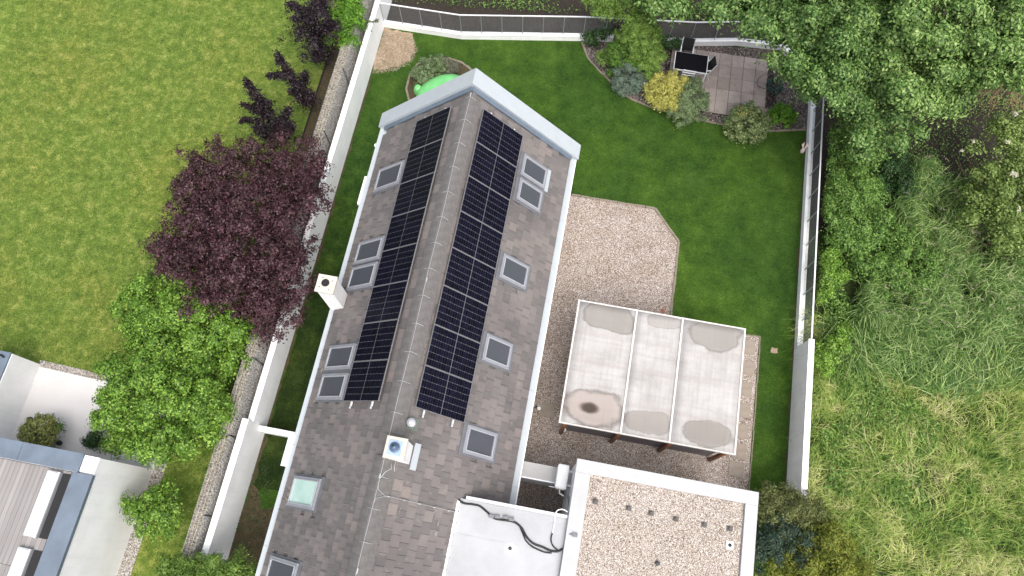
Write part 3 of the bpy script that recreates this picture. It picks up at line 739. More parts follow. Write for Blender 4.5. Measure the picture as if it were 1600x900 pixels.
# cables on the membrane
def cable(name, label, pix, z, r_, mat, cat='cable', zs=None, connectors=()):
    pts = [G(u, v, (zs[i] if zs else z)) for i, (u, v) in enumerate(pix)]
    sm = []
    for i in range(len(pts)-1):
        p0 = pts[max(i-1,0)]; p1 = pts[i]; p2 = pts[i+1]; p3 = pts[min(i+2,len(pts)-1)]
        for k in range(6):
            t_ = k/6; sm.append(.5*((2*p1)+(-p0+p2)*t_+(2*p0-5*p1+4*p2-p3)*t_*t_+(-p0+3*p1-3*p2+p3)*t_**3))
    sm.append(pts[-1])
    o = mk(name, MB().tube(sm, r_, 8), M[mat], None, smooth=True, org=tuple(pts[0]))
    return tag(o, label, cat)
z_ = 4.335
c1 = cable('cable', 'thick black cable snaking across the white flat roof from its corner', [(716,780),(724,786),(738,788),(750,791),(761,800),(773,810),(790,813),(804,816),(815,825),(823,839),(833,849),(848,855),(862,861),(873,861),(879,857)], z_, .028, 'black')
p = G(771,806,z_); p2 = G(799,812,z_)
for (u,v) in ((768,807),(777,808),(790,809),(799,812)):
    q_ = G(u,v,z_+.03); mk('connector', MB().box(q_.x-.07,q_.x+.07,q_.y-.035,q_.y+.05,4.31,4.39), M['flash'], c1)
cable('cable', 'thinner black cable loop ending below the thick one on white roof', [(812,822),(817,834),(822,845),(830,853),(841,859),(852,863),(862,864)], z_-.005, .02, 'black')
cable('cable', 'short black cable rising from white conduit beside the garage parapet', [(872,860),(864,853),(861,843),(863,833)], z_+.015, .018, 'black')
cable('conduit', 'slim white conduit bent over the flat roof edge near garage', [(863,834),(866,818),(868,803),(872,797),(880,796),(887,800)], 4.36, .014, 'white', 'conduit', [4.33,4.33,4.36,4.4,4.4,4.35])
# beam between house and garage and the white wall unit
be = thing('canopy_beam', 'pale metal clad beam spanning from house eave to garage wall', 'beam', (.6,2.2,2.3))
mk('beam_top', MB().box(-.10,1.39,1.98,2.42,2.35,2.45), plain('greige_sheet', (.40,.40,.39), .5, var=.1), be, .006)
mk('beam_lip', MB().box(-.10,1.39,1.935,1.977,2.28,2.47), M['alu'], be)
mk('beam_body', MB().box(-.10,1.39,2.02,2.38,0,2.345), M['white'], be)
ac = thing('wall_unit', 'white rounded equipment box on garage wall above the beam', 'wall unit', (1.2,2.1,2.8))
mk('casing', MB().box(.93,1.27,1.76,2.47,2.75,3.15), M['white'], ac, .06)
for y in (1.9,2.3): mk('bracket', MB().box(1.27,1.402,y,y+.05,2.8,2.85), M['galv'], ac)
mk('pipe', MB().tube([(1.1,1.76,2.85),(1.1,1.66,2.85),(1.25,1.6,2.85)], .02, 8), M['white'], ac)
mk('spigot', MB().tube([(.93,1.8,2.78),(.78,1.8,2.78)], .012, 6), M['white'], ac)
cable('cable', 'dark grey cables running down the garage wall below white unit', [(884,768),(888,776),(889,790),(888,800)], 3.2, .03, 'flash')
cable('downpipe', 'grey downpipe tight against the garage wall corner', [(893,766),(894,800)], 3.0, .035, 'galv', 'pipe')

# ------------------------------------------------------------------ canopy (pergola roof)
m, t, b = base('weathered_canopy_sheet', (.55,.53,.52), .6, 0, .35)
c = coords(t)
k = ramp(t, noise(t, c, 1.4, 7, .7), [(.28, (.31,.302,.292)), (.5, (.385,.375,.366)), (.7, (.45,.443,.438))])
mp = N(t, 'ShaderNodeMapping'); mp.inputs['Scale'].default_value = (10,.35,1); t.links.new(c, mp.inputs[0])
k = mix(t, k, mix(t, k, (.86,.84,.82), 1., 'MULTIPLY'), ramp_fac(t, noise(t, mp.outputs[0], 1.2, 5), .45, .75))
mp = N(t, 'ShaderNodeMapping'); mp.inputs['Scale'].default_value = (.5,9,1); t.links.new(c, mp.inputs[0])
k = mix(t, k, mix(t, k, (.88,.87,.87), 1., 'MULTIPLY'), ramp_fac(t, noise(t, mp.outputs[0], .8, 4), .5, .75))
nz = noise(t, c, 3.0, 6, .7); nz2 = noise(t, c, 1.1, 2, .5)
sepx = t.nodes.new('ShaderNodeSeparateXYZ'); t.links.new(c, sepx.inputs[0])
def mth(op, a_, b_=None, clamp=False):
    n = N(t, 'ShaderNodeMath', operation=op); n.use_clamp = clamp
    for i, v in enumerate((a_, b_)):
        if v is None: continue
        if isinstance(v, (int,float)): n.inputs[i].default_value = v
        else: t.links.new(v, n.inputs[i])
    return n.outputs[0]
def stain(k, cx, cy, rx, ry, col_in, col_rim, amount=.8, rimw=.10, pw=2.5):
    dx = mth('POWER', mth('ABSOLUTE', mth('DIVIDE', mth('SUBTRACT', sepx.outputs[0], cx), rx)), pw)
    dy = mth('POWER', mth('ABSOLUTE', mth('DIVIDE', mth('SUBTRACT', sepx.outputs[1], cy), ry)), pw)
    d = mth('POWER', mth('ADD', dx, dy), 1/pw)
    d = mth('ADD', d, mth('ADD', mth('MULTIPLY', mth('SUBTRACT', nz, .5), .45), mth('MULTIPLY', mth('SUBTRACT', nz2, .5), .9)))
    inside = ramp_fac(t, d, 1.08, .80)
    k = mix(t, k, col_in, mth('MULTIPLY', inside, amount))
    rim = mth('SUBTRACT', 1, mth('DIVIDE', mth('ABSOLUTE', mth('SUBTRACT', d, .93)), rimw), True)
    return mix(t, k, col_rim, mth('MULTIPLY', mth('MAXIMUM', rim, 0.), .65))
pwx = lambda u, v: G(u, v, 2.6)
def stp(k, u, v, ru, rv, *a, **kw):
    q_ = pwx(u, v); return stain(k, q_.x, q_.y, ru*22.4/FPX, rv*22.4/FPX, *a, **kw)
k = stp(k, 950,495,42,24, (.215,.20,.18), (.13,.12,.108), .8)
k = stp(k, 1117,524,44,26, (.225,.21,.19), (.14,.13,.12), .8)
k = stp(k, 926,639,46,30, (.32,.265,.24), (.10,.09,.082), .75, .15)
k = stp(k, 921,638,14,9, (.05,.035,.028), (.10,.075,.06), 1., .35, 2)
k = stp(k, 1011,660,34,20, (.25,.225,.205), (.20,.185,.17), .8)
k = stp(k, 1107,678,40,22, (.215,.195,.175), (.15,.14,.125), .85)
k = stp(k, 1040,503,30,12, (.27,.25,.23), (.20,.185,.17), .6)
for by in (6.72,5.78,4.68):      # dirt gathered along the battens
    q_ = mth('ABSOLUTE', mth('SUBTRACT', mth('ADD', sepx.outputs[1], mth('MULTIPLY', mth('SUBTRACT', nz, .5), .25)), by))
    k = mix(t, k, (.33,.30,.285), mth('MULTIPLY', ramp_fac(t, q_, .11, .02), mth('MULTIPLY', nz, .8)))
t.links.new(k, b.inputs['Base Color'])
bump(t, b, noise(t, c, 30, 4), .08, .01)
M['canopy'] = m
X0, X1, Y0, Y1, PZ = .76, 6.16, 3.73, 7.76, 2.6
pg = thing('canopy', 'flat weathered white canopy on brown posts over the gravel', 'canopy', (3.4,5.7,0))
xs = [X0, 2.665, 4.15, X1]
ys = [Y1, 6.72, 5.78, 4.68, Y0]
for i in range(3):
    mb = MB(); nx, ny = 6, 16
    # sheets sag a little between the battens
    vs = []; fs = []
    for b_ in range(ny+1):
        y = Y0+.02+(Y1-Y0-.04)*b_/ny
        for a_ in range(nx+1):
            x = xs[i]+.03+(xs[i+1]-xs[i]-.06)*a_/nx
            vs.append((x, y, PZ-.018*math.sin(math.pi*a_/nx)-.012*abs(math.sin(math.pi*b_/4))))
    for b_ in range(ny):
        for a_ in range(nx): q0 = b_*(nx+1)+a_; fs.append((q0,q0+1,q0+nx+2,q0+nx+1))
    mb.add(vs, fs)
    o = mk('roof_sheet', mb, M['canopy'], pg, smooth=True, local=False)
    o2 = o.modifiers.new('s', 'SOLIDIFY'); o2.thickness = .02; o2.offset = -1
# material reads object coordinates in world terms: move the coords back
for o in [o for o in pg.children if o.name.startswith('roof_sheet')]:
    off_ = Vector(pg.location); me = o.data; me.transform(Matrix.Translation(off_)); o.location = -off_
for x in (2.665,4.15): mk('joint_strip', MB().box(x-.028,x+.028,Y0,Y1,PZ-.01,PZ+.022), plain('white_strip', (.62,.61,.60), .5, var=.03), pg)
edge = MB()
edge.box(X0,X0+.05,Y0,Y1,PZ-.12,PZ+.012); edge.box(X1-.05,X1,Y0,Y1,PZ-.12,PZ+.012); edge.box(X0+.051,X1-.051,Y0,Y0+.04,PZ-.12,PZ+.010); edge.box(X0+.051,X1-.051,Y1-.04,Y1,PZ-.12,PZ+.010)
mk('edge_trim', edge, plain('pale_trim', (.62,.59,.56), .6), pg)
for y in (6.72,5.78,4.68): mk('batten', MB().box(X0+.06,X1-.06,y-.04,y+.04,PZ-.14,PZ-.04), M['wood'], pg)
for i, fx in enumerate((.98,2.70,4.33,6.02)):
    for fy in (3.85,7.55):
        mk('post', MB().lathe([(.075,0),(.07,1.2),(.065,PZ-.28)], fx, fy, 14), M['wood'], pg, smooth=True)
for y in (3.90,7.55): mk('beam', MB().box(X0+.1,X1-.1,y-.05,y+.05,PZ-.28,PZ-.145), M['wood'], pg)
mk('shoe', MB().box(1.03,1.12,3.88,3.96,0,.25), M['white'], pg)
fl = mk('shade_panel', MB().box(1.15,5.9,3.93,3.95,.15,PZ-.3), plain('grey_screen', (.14,.12,.125), .7), pg)
p = G(840,638,0); o = thing('garden_tap', 'tiny black and white ground fitting beside the house eave', 'ground fitting', (p.x,p.y,0)); mk('cap', MB().lathe([(.06,.012),(.06,.07),(0,.08)], p.x+.05, p.y, 10), M['white'], o); mk('spout', MB().lathe([(.04,.012),(.04,.10),(0,.11)], p.x-.06, p.y+.03, 10), M['black'], o)
p = G(1035,486,0); tag(mk('ground_cap', MB().lathe([(.08,.013),(.08,.04),(.05,.04),(.05,.02),(0,.02)], p.x, p.y, 14), plain('rusty', (.30,.12,.08), .8), None, org=(p.x,p.y,0)), 'small reddish round cap in gravel at the canopy top edge', 'ground cap')
p = G(1210,548,0); sheet('bare_spot', wobble([(p.x-.12,p.y-.1),(p.x+.12,p.y-.08),(p.x+.1,p.y+.12),(p.x-.1,p.y+.1)], .08, .02), .010, M['straw'])

exec_marker = 0
# ------------------------------------------------------------------ patio furniture
tb = thing('garden_table', 'black topped rectangular garden table with silver frame on patio', 'table', (3.67,19.0,0))
TX0,TX1,TY0,TY1 = 3.04,4.36,18.56,19.42
mk('tabletop', MB().box(TX0+.03,TX1-.03,TY0+.03,TY1-.01,.735,.75), M['tableglass'], tb)
f = MB(); f.box(TX0,TX0+.028,TY0,TY1,.70,.752); f.box(TX1-.028,TX1,TY0,TY1,.70,.752); f.box(TX0+.029,TX1-.029,TY0,TY0+.028,.70,.750); f.box(TX0+.029,TX1-.029,TY1-.009,TY1,.70,.748)
mk('tabletop_frame', f, M['alu'], tb)
for x in (TX0+.03,TX1-.03):
    for y in (TY0+.03,TY1-.03): mk('leg', MB().box(x-.025,x+.025,y-.025,y+.025,.03,.70), M['alu'], tb)
def chair(x, y, rot, label):
    th = thing('garden_chair', label, 'chair', (x,y,.03), 'black sling chairs round the garden table')
    R = Matrix.Translation((x,y,.03)) @ Matrix.Rotation(rot, 4, 'Z')
    mk('seat', MB().box(-.22,.22,-.22,.22,.42,.435).xf(R), M['black'], th)
    mk('backrest', MB().add([(-.22,-.24,.45),(.22,-.24,.45),(.22,-.42,.98),(-.22,-.42,.98),(-.22,-.225,.45),(.22,-.225,.45),(.22,-.405,.985),(-.22,-.405,.985)], [(0,3,2,1),(4,5,6,7),(0,1,5,4),(1,2,6,5),(2,3,7,6),(3,0,4,7)]).xf(R), M['black'], th)
    for sx in (-1,1):
        mk('side_frame', MB().tube([(sx*.245,.25,0),(sx*.245,.22,.42),(sx*.245,-.22,.44),(sx*.245,-.43,1.0)], .014, 6).xf(R), M['alu'], th)
        mk('rear_leg', MB().tube([(sx*.245,-.20,.43),(sx*.245,-.34,0)], .014, 6).xf(R), M['alu'], th)
        mk('armrest', MB().box(sx*.245-.02,sx*.245+.02,-.28,.22,.63,.65).xf(R), M['alu'], th)
    return th
chair(3.50,19.50,math.pi,'black garden chair at the wall side of the patio table')
chair(4.20,18.98,math.pi/2+.2,'black garden chair at the right end of the patio table')
# foot bench on the lawn side: silver framed chair tucked in upside under the table
th = thing('garden_chair', 'silver framed chair tucked under the table beside the yellow shrub', 'chair', (3.62,18.6,.03), 'black sling chairs round the garden table')
R = Matrix.Translation((3.66,18.62,.03))
mk('seat', MB().box(-.2,.2,-.10,.32,.42,.435).xf(R), M['black'], th)
for zz in (.62,.76,.90): mk('back_rail', MB().box(-.22,.22,-.20,-.17,zz-.02,zz+.02).xf(R), M['alu'], th)
for sx in (-1,1):
    mk('side_frame', MB().box(sx*.23-.015,sx*.23+.015,-.22,-.17,0,.93).xf(R), M['alu'], th)
    mk('front_leg', MB().box(sx*.23-.015,sx*.23+.015,.30,.34,0,.43).xf(R), M['alu'], th)
    mk('armrest', MB().box(sx*.23-.015,sx*.23+.015,-.169,.1,.60,.63).xf(R), M['alu'], th)
# hose coil
p = G(1210,135,.15); hc = thing('hose_coil', 'dark green hose coil and hoop at the patio corner', 'garden hose', (p.x,p.y,0))
hm = plain('hose_green', (.012,.05,.035), .5)
for i in range(7):
    pts = [(p.x+.05*math.sin(i)+(.30-.015*i)*math.cos(w), p.y+.05*math.cos(i*2)+(.34-.015*i)*math.sin(w), .10+.045*i+.03*math.sin(w*2+i)) for w in np.linspace(0, 2*math.pi, 20)]
    mk('hose_loop', MB().tube(pts, .022, 6, False), hm, hc, smooth=True)
pts = [(p.x-.32+.36*math.cos(w), p.y+.12+.36*math.sin(w), .28+.20*math.cos(w)) for w in np.linspace(0, 2*math.pi, 24)]
mk('hoop', MB().tube(pts, .012, 6, False), plain('hoop_brown', (.07,.06,.05), .7), hc)
# bed lamp
p = G(1004,142,0); o = thing('garden_lamp', 'small white garden light beside the blue green juniper', 'garden light', (p.x,p.y,0))
mk('stake', MB().lathe([(.02,0),(.02,.3)], p.x, p.y, 8), M['galv'], o); mk('lamp_head', MB().lathe([(.05,.3),(.065,.34),(.065,.5),(.04,.55),(0,.56)], p.x, p.y, 14), M['white'], o, smooth=True)
# winged ornament
p = G(1252,238,0); o = thing('garden_ornament', 'small pale pink winged ornament at the foot of low right wall', 'ornament', (p.x,p.y,0))
pk = plain('pink_white', (.75,.60,.54), .6)
mk('body', MB().lathe([(.05,.0),(.08,.08),(.07,.2),(.03,.26),(0,.27)], p.x, p.y, 12), pk, o, smooth=True)
for sx in (-1,1):
    mk('wing', MB().add([(p.x,p.y,.15),(p.x+sx*.13,p.y+.10,.40),(p.x+sx*.05,p.y+.16,.48),(p.x+sx*.01,p.y+.03,.26),(p.x,p.y-.02,.15),(p.x+sx*.13,p.y+.08,.40),(p.x+sx*.05,p.y+.14,.48)], [(0,1,2,3),(4,6,5),(0,4,5,1),(1,5,6,2),(2,6,4,3),(3,4,0)]), pk, o)

# green dome and its round bed
sheet('round_bed', wobble(P2([(641,160),(636,140),(641,118),(654,101),(675,93),(700,92),(722,99),(738,112),(745,150),(700,190),(650,190)]), .2, .02), .014, M['mossysoil'])
kerbline('bed_edging', 'round brown edging of the small bed behind the gable', P2([(640,160),(635,140),(640,118),(653,100),(674,92),(700,91),(722,98),(740,112)]), .08, .22, seed=8)
p = G(690,141,.25); gd = thing('green_dome', 'bright green plastic dome with knob in the round bed', 'plastic dome', (p.x,p.y,0))
def blob(cx, cy, rx, ry, h, rot=0, n=24, rings=8, z0=0.02):
    mb = MB(); vs = []; fs = []
    for i in range(rings+1):
        q_ = i/rings*math.pi/2; rr = math.cos(q_)**.7 if i < rings else 0; z = z0+h*math.sin(q_)
        for k_ in range(n):
            w = 2*math.pi*k_/n; x = rx*rr*math.cos(w); y = ry*rr*math.sin(w)
            vs.append((cx+x*math.cos(rot)-y*math.sin(rot), cy+x*math.sin(rot)+y*math.cos(rot), z))
    for i in range(rings):
        for k_ in range(n): fs.append((i*n+k_, i*n+(k_+1)%n, (i+1)*n+(k_+1)%n, (i+1)*n+k_))
    mb.add(vs, fs); return mb
mk('shell', blob(p.x,p.y,1.12,.72,.55,.65), M['greenplastic'], gd, smooth=True)
h_ = G(653,137,.25); mk('knob', blob(h_.x,h_.y,.20,.20,.32), M['greenplastic'], gd, smooth=True)
e_ = G(659,139,.3); mk('dark_plug', blob(e_.x,e_.y,.045,.045,.34), M['black'], gd)

# ------------------------------------------------------------------ neighbour building
nb = thing('neighbour_house', 'neighbour house with grey plank roof deck and slate blue coping', 'house', (-14,-2,0))
NX, NZ = -12.2, 3.43
mk('wall', MB().box(-24,NX-.02,-8,.16,0,3.28), M['white'], nb)
mk('wall_upstand', MB().box(-12.66,NX-.01,-.30,.17,3.282,3.36), M['white'], nb)
mk('coping', MB().box(-14.52,-12.67,-.33,.20,3.30,NZ), M['steelblue'], nb, .004)
mk('coping', MB().box(-24,-14.53,-.33,.20,3.30,NZ), M['steelblue'], nb, .004)
mk('coping', MB().box(-12.80,-12.19,-8,-.335,3.282,NZ), M['steelblue'], nb, .004)
dk = mk('roof_deck', MB().box(-24,-12.81,-8,-.34,3.20,3.283), M['flash'], nb)
i = 0; x = -12.95
dme = {}
while x > -18:
    for (y0,y1) in ((-3.06,-.36),(-8,-3.07)):
        L = y1-y0; key = round(L,2)
        if key not in dme: dme[key] = MB().box(-.066,.066,0,L,0,.025).mesh('deck_board', M['deck'])
        inst('deck_board', dme[key], dk, (x, y0+random.uniform(-.004,.004), 3.287+random.uniform(0,.002)))
    x -= .14
def skylight(y0, y1, npan, label=None):
    sb = mk('skylight', MB().box(-13.52,-13.12,y0,y1,3.29,3.43), M['galv'], nb)
    pan = (y1-y0-.06)/npan
    for k_ in range(npan):
        a_ = y0+.03+k_*pan; mk('pane', MB().add([(-13.50,a_+.010,3.436),(-13.17,a_+.010,3.47),(-13.17,a_+pan-.010,3.47),(-13.50,a_+pan-.010,3.436),(-13.50,a_+.010,3.431),(-13.17,a_+.010,3.431),(-13.17,a_+pan-.010,3.431),(-13.50,a_+pan-.010,3.431)], [(0,1,2,3),(4,7,6,5),(0,4,5,1),(1,5,6,2),(2,6,7,3),(3,7,4,0)]), M['milk'], sb)
    mk('frame', MB().box(-13.165,-13.12,y0,y1,3.431,3.49), M['alu'], sb)
    mk('dark_gutter', MB().box(-13.11,-12.83,y0+.01,y1-.01,3.316,3.33), M['black'], sb)
skylight(-2.24,-.42,3); skylight(-4.4,-2.54,3)
# terrace and garden wall with coping
sheet('terrace', [(-17.3,2.78),(-12.2,2.62),(-12.2,.0),(-17.6,.0)], .030, M['terrace'])
sheet('gravel_margin', [(-17.4,3.02),(-11.85,2.80),(-11.75,-8),(-12.25,-8),(-12.25,.1),(-12.2,2.6),(-17.3,2.75)], .018, M['bordergravel'])
nw = thing('boundary_wall', 'white neighbour wall with slate blue coping by terrace', 'garden wall', (-17.7,1.4,0))
mk('wall_body', MB().box(-18.6,-17.3,.17,2.86,0,1.55), M['white'], nw)
mk('coping', MB().box(-18.7,-17.32,.17,2.88,1.553,1.62), M['steelblue'], nw)
mk('handle', MB().tube([G(0,554,1.66),G(6,558,1.66)], .03, 6), M['black'], nw)
# planter
p = G(80,683,0); pt = thing('planter', 'round pale grey planter with variegated bush on terrace', 'planter', (p.x,p.y,0))
mk('pot', MB().lathe([(.20,.03),(.34,.25),(.36,.5),(.30,.62),(.26,.62),(.24,.55),(0,.55)], p.x, p.y, 22), plain('pale_concrete', (.45,.45,.44), .8), pt, smooth=True)
for i, (u, v, lb) in enumerate([(46,655,'small black ball beside the planter bush top'), (92,692,'small black ball beside the grey planter rim')]):
    q_ = G(u,v,.15); tag(mk('black_ball', MB().lathe([(.0,.03),(.07,.06),(.09,.13),(.07,.2),(0,.23)], q_.x, q_.y, 14), M['black'], None, smooth=True, org=(q_.x,q_.y,.03)), lb, 'ball')

# ------------------------------------------------------------------ foliage
def unit(v): return v/np.maximum(np.linalg.norm(v, axis=-1, keepdims=True), 1e-9)
def leafgeo(Pp, Nn, L, wr=.55, fold=.12, dirv=None, rng=RNG):
    """a folded diamond per leaf"""
    n = len(Pp)
    r = rng.normal(size=(n,3)) if dirv is None else dirv+rng.normal(0,.35,(n,3))
    Nn = unit(Nn); a = unit(r-Nn*np.sum(r*Nn,1,keepdims=True)); b = np.cross(Nn, a)
    L = L[:,None]
    v0 = Pp-a*L*.5; v2 = Pp+a*L*.5; v1 = Pp+b*L*wr*.5+Nn*L*fold; v3 = Pp-b*L*wr*.5+Nn*L*fold
    V = np.stack([v0,v1,v2,v3],1).reshape(-1,3)
    return V, (np.arange(n)[:,None]*4+np.arange(4)[None])
SHR = .90
def lobes_px(lst):
    out = []
    for q_ in lst:
        u, v, z, r_ = q_[:4]; fl_ = q_[4] if len(q_) > 4 else .8
        p_ = G(u, v, z); R_ = r_*(CAMZ-z)/FPX*SHR
        out.append((p_.x,p_.y,p_.z,R_,R_,R_*fl_))
    return np.array(out)
def crown(lobes, n, leaf, per=22, clump=.22, up=.9, wr=.55, droop=0., inner=.28, rng=RNG, lowcut=-.25, dirout=.0, jitter=.12, spiky=0., br=.3, xmin=None):
    """lobes > boughs standing proud of one another > clumps > leaves"""
    area = lobes[:,3]*lobes[:,4]+lobes[:,3]*lobes[:,5]; pr = area/area.sum()
    br = min(br, lobes[:,3].min()*.8)
    nb = max(6, int(area.sum()*3.2/(br*br*1.7)))
    def dirs(k):
        D = unit(rng.normal(size=(k*4,3))); D = D[D[:,2] > lowcut][:k]; return D
    D = dirs(nb); nb = len(D); li = rng.choice(len(lobes), nb, p=pr)
    rad = 1+rng.normal(0, jitter*1.3, (nb,1))
    if spiky: rad = rad+np.where(rng.random((nb,1)) < .14, rng.uniform(0,spiky*1.4,(nb,1)), 0)
    B = lobes[li,:3]+D*lobes[li,3:6]*rad
    keep = np.ones(nb, bool)
    for j in range(len(lobes)):
        dd = np.linalg.norm((B-lobes[j,:3])/lobes[j,3:6], axis=1); keep &= ~((dd < .72) & (li != j))
    B, D = B[keep], D[keep]; nb = len(B)
    bsz = br*rng.uniform(.55,1.25,(nb,1)); tone = rng.random(nb)
    nc = n//per; wgt = (bsz[:,0]**2); bi = rng.choice(nb, nc, p=wgt/wgt.sum())
    U = unit(rng.normal(size=(nc,3))+D[bi]*.7+np.array([0,0,.5])); t_ = rng.uniform(.55,1.1,(nc,1))
    K = B[bi]+U*bsz[bi]*t_*np.array([1,1,.62])+D[bi]*bsz[bi]*rng.uniform(-.3,.7,(nc,1))
    ins = rng.random(nc) < inner*.5
    ll = rng.choice(len(lobes), nc, p=pr); Dn = dirs(nc)
    Kin = lobes[ll[:len(Dn)],:3]+Dn*lobes[ll[:len(Dn)],3:6]*rng.uniform(.4,.85,(len(Dn),1))
    m_ = ins[:len(Dn)]; K[:len(Dn)][m_] = Kin[m_]
    csz = clump*rng.uniform(.45,1.1,(nc,1,1))
    off_ = rng.normal(size=(nc,per,3))*csz*np.array([1,1,.42])*.75
    rr = np.linalg.norm(off_[:,:,:2], axis=2)
    off_[:,:,2] -= rr*rr*.9/np.maximum(csz[:,:,0],.01)*.5
    Pp = (K[:,None,:]+off_).reshape(-1,3)
    out = (U[:,None,:]*.9+off_/np.maximum(np.linalg.norm(off_,axis=2,keepdims=True),1e-6)*.5+np.array([0,0,up])[None,None]+rng.normal(0,.36,(nc,per,3))).reshape(-1,3)
    ok = Pp[:,2] > .02
    if xmin is not None: ok &= Pp[:,0] > xmin
    Pp = Pp[ok]; out = out[ok]
    L = leaf*rng.uniform(.6,1.3,len(Pp))
    dv = None
    if dirout: dv = (U[:,None,:]*dirout+off_*2/np.maximum(csz,.01)+np.array([0,0,-droop])).reshape(-1,3)[ok]
    return leafgeo(Pp, out, L, wr, .12, dv, rng)
def sprays(lines, n, leaf, width, rng=RNG, wr=.6, up=.6):
    """leaves along branch polylines [(p0, p1, w), ...]"""
    A = np.array([l[0] for l in lines], float); B = np.array([l[1] for l in lines], float); W_ = np.array([l[2] for l in lines])
    L_ = np.linalg.norm(B-A, axis=1)*W_; i = rng.choice(len(lines), n, p=L_/L_.sum())
    t_ = rng.random((n,1)); P_ = A[i]+(B[i]-A[i])*t_
    P_ += rng.normal(size=(n,3))*(W_[i][:,None]*width*(1.1-.6*t_))*np.array([1,1,.7])
    N_ = rng.normal(0,.5,(n,3))+np.array([0,0,up])
    return leafgeo(P_, N_, leaf*rng.uniform(.6,1.3,n), wr, .12, None, rng)
def trunk_mb(base_, tips, r0, seed=1, zsplit=None):
    r = random.Random(seed); mb = MB(); base_ = Vector(base_)
    cx = sum(t_[0] for t_ in tips)/len(tips); cy = sum(t_[1] for t_ in tips)/len(tips); cz = min(t_[2] for t_ in tips)*.45
    fork = Vector(((base_.x*2+cx)/3, (base_.y*2+cy)/3, cz if zsplit is None else zsplit))
    mb.tube([base_, base_.lerp(fork,.5)+Vector((r.uniform(-.05,.05),r.uniform(-.05,.05),0)), fork], [r0*1.25,r0,r0*.85], 9)
    for t_ in tips:
        t_ = Vector(t_); m_ = fork.lerp(t_,.5)+Vector((r.uniform(-.15,.15),r.uniform(-.15,.15),r.uniform(0,.2)))
        mb.tube([fork, m_, t_], [r0*.6, r0*.35, r0*.12], 6)
        for k_ in range(3):
            e = t_+Vector((r.uniform(-.6,.6),r.uniform(-.6,.6),r.uniform(-.1,.5)))*min(1, r0*9); mb.tube([m_, m_.lerp(e,.55)+Vector((0,0,.08)), e], [r0*.25, r0*.15, r0*.05], 5)
    return mb
def tree(name, label, cat, lobes, mat, n, leaf, trunk_xy=None, r0=.1, group=None, seed=1, stem='trunk', **kw):
    rng = np.random.default_rng(seed)
    L = lobes_px(lobes)
    if trunk_xy is None: trunk_xy = (L[:,0].mean(), L[:,1].mean())
    th = thing(name, label, cat, (trunk_xy[0],trunk_xy[1],0), group)
    V, F = crown(L, n, leaf, rng=rng, **kw)
    npobj('crown' if stem == 'trunk' else 'foliage', V, F, mat, th)
    tips = [(q_[0],q_[1],q_[2]+q_[5]*.2) for q_ in L]
    mk(stem, trunk_mb((trunk_xy[0],trunk_xy[1],0), tips, r0, seed), M['bark'], th, smooth=True)
    return th
LM = {}
LM['purple'] = leafmat('purple_leaf', [(.018,.008,.012), (.048,.019,.027), (.090,.038,.048), (.16,.082,.095)], .5, .15)
LM['darkpurple'] = leafmat('dark_purple_leaf', [(.008,.006,.009), (.018,.011,.016), (.045,.026,.034)], .45, .1)
LM['bright'] = leafmat('bright_green_leaf', [(.035,.095,.010), (.095,.205,.020), (.18,.33,.04), (.33,.49,.09)], .5, .2)
LM['lime'] = leafmat('lime_leaf', [(.06,.16,.012), (.12,.28,.02), (.22,.42,.05)], .5, .35)
LM['maple'] = leafmat('maple_leaf', [(.04,.095,.018), (.105,.205,.042), (.19,.31,.075), (.33,.45,.155)], .5, .12)
LM['maple2'] = leafmat('mid_maple_leaf', [(.03,.085,.018), (.08,.17,.036), (.15,.265,.062), (.28,.39,.13)], .5, .12)
LM['conifer'] = leafmat('conifer_leaf', [(.05,.11,.018), (.11,.21,.03), (.19,.31,.055), (.30,.41,.10)], .65, .15)
LM['thuja'] = leafmat('thuja_leaf', [(.045,.11,.014), (.085,.18,.024), (.14,.25,.04)], .65, .15)
LM['bluegreen'] = leafmat('blue_green_needles', [(.07,.11,.08), (.14,.20,.15), (.24,.31,.24)], .65, .1)
LM['yellow'] = leafmat('yellow_leaf', [(.30,.30,.05), (.50,.48,.11), (.66,.62,.22)], .5, .25)
LM['greygreen'] = leafmat('grey_green_leaf', [(.07,.12,.045), (.16,.23,.10), (.28,.35,.19)], .6, .15)
LM['rhodo'] = leafmat('dark_glossy_leaf', [(.03,.07,.016), (.08,.14,.035), (.20,.27,.11), (.42,.42,.2)], .4, .1)
LM['varieg'] = leafmat('variegated_leaf', [(.06,.09,.02), (.22,.25,.06), (.45,.45,.17)], .5, .2)
LM['ivy'] = leafmat('ivy_leaf', [(.012,.035,.010), (.03,.075,.018), (.06,.13,.035)], .45, .15)
LM['herb'] = leafmat('herb_leaf', [(.04,.10,.016), (.10,.21,.035), (.19,.33,.07), (.30,.46,.12)], .55, .3)
LM['elder'] = leafmat('elder_leaf', [(.08,.14,.03), (.20,.30,.07), (.36,.45,.14)], .55, .3)
LM['flower'] = leafmat('cream_flower', [(.6,.57,.45), (.75,.72,.60)], .6, .2)
LM['meadow'] = leafmat('meadow_blade', [(.025,.07,.012), (.085,.18,.028), (.20,.32,.05), (.40,.47,.12), (.64,.60,.31)], .6, .15, patch=.68, ps=.7)
LM['reed'] = leafmat('reed_blade', [(.025,.075,.012), (.09,.19,.035), (.20,.32,.075), (.40,.50,.21)], .5, .12)
LM['plume'] = leafmat('reed_plume', [(.30,.27,.18), (.48,.43,.32)], .8, .2)
LM['olive'] = leafmat('olive_needles', [(.07,.09,.025), (.15,.18,.055), (.26,.26,.11)], .65, .15)
LM['goldconifer'] = leafmat('golden_conifer', [(.07,.11,.012), (.20,.24,.03), (.40,.40,.08)], .6, .2)

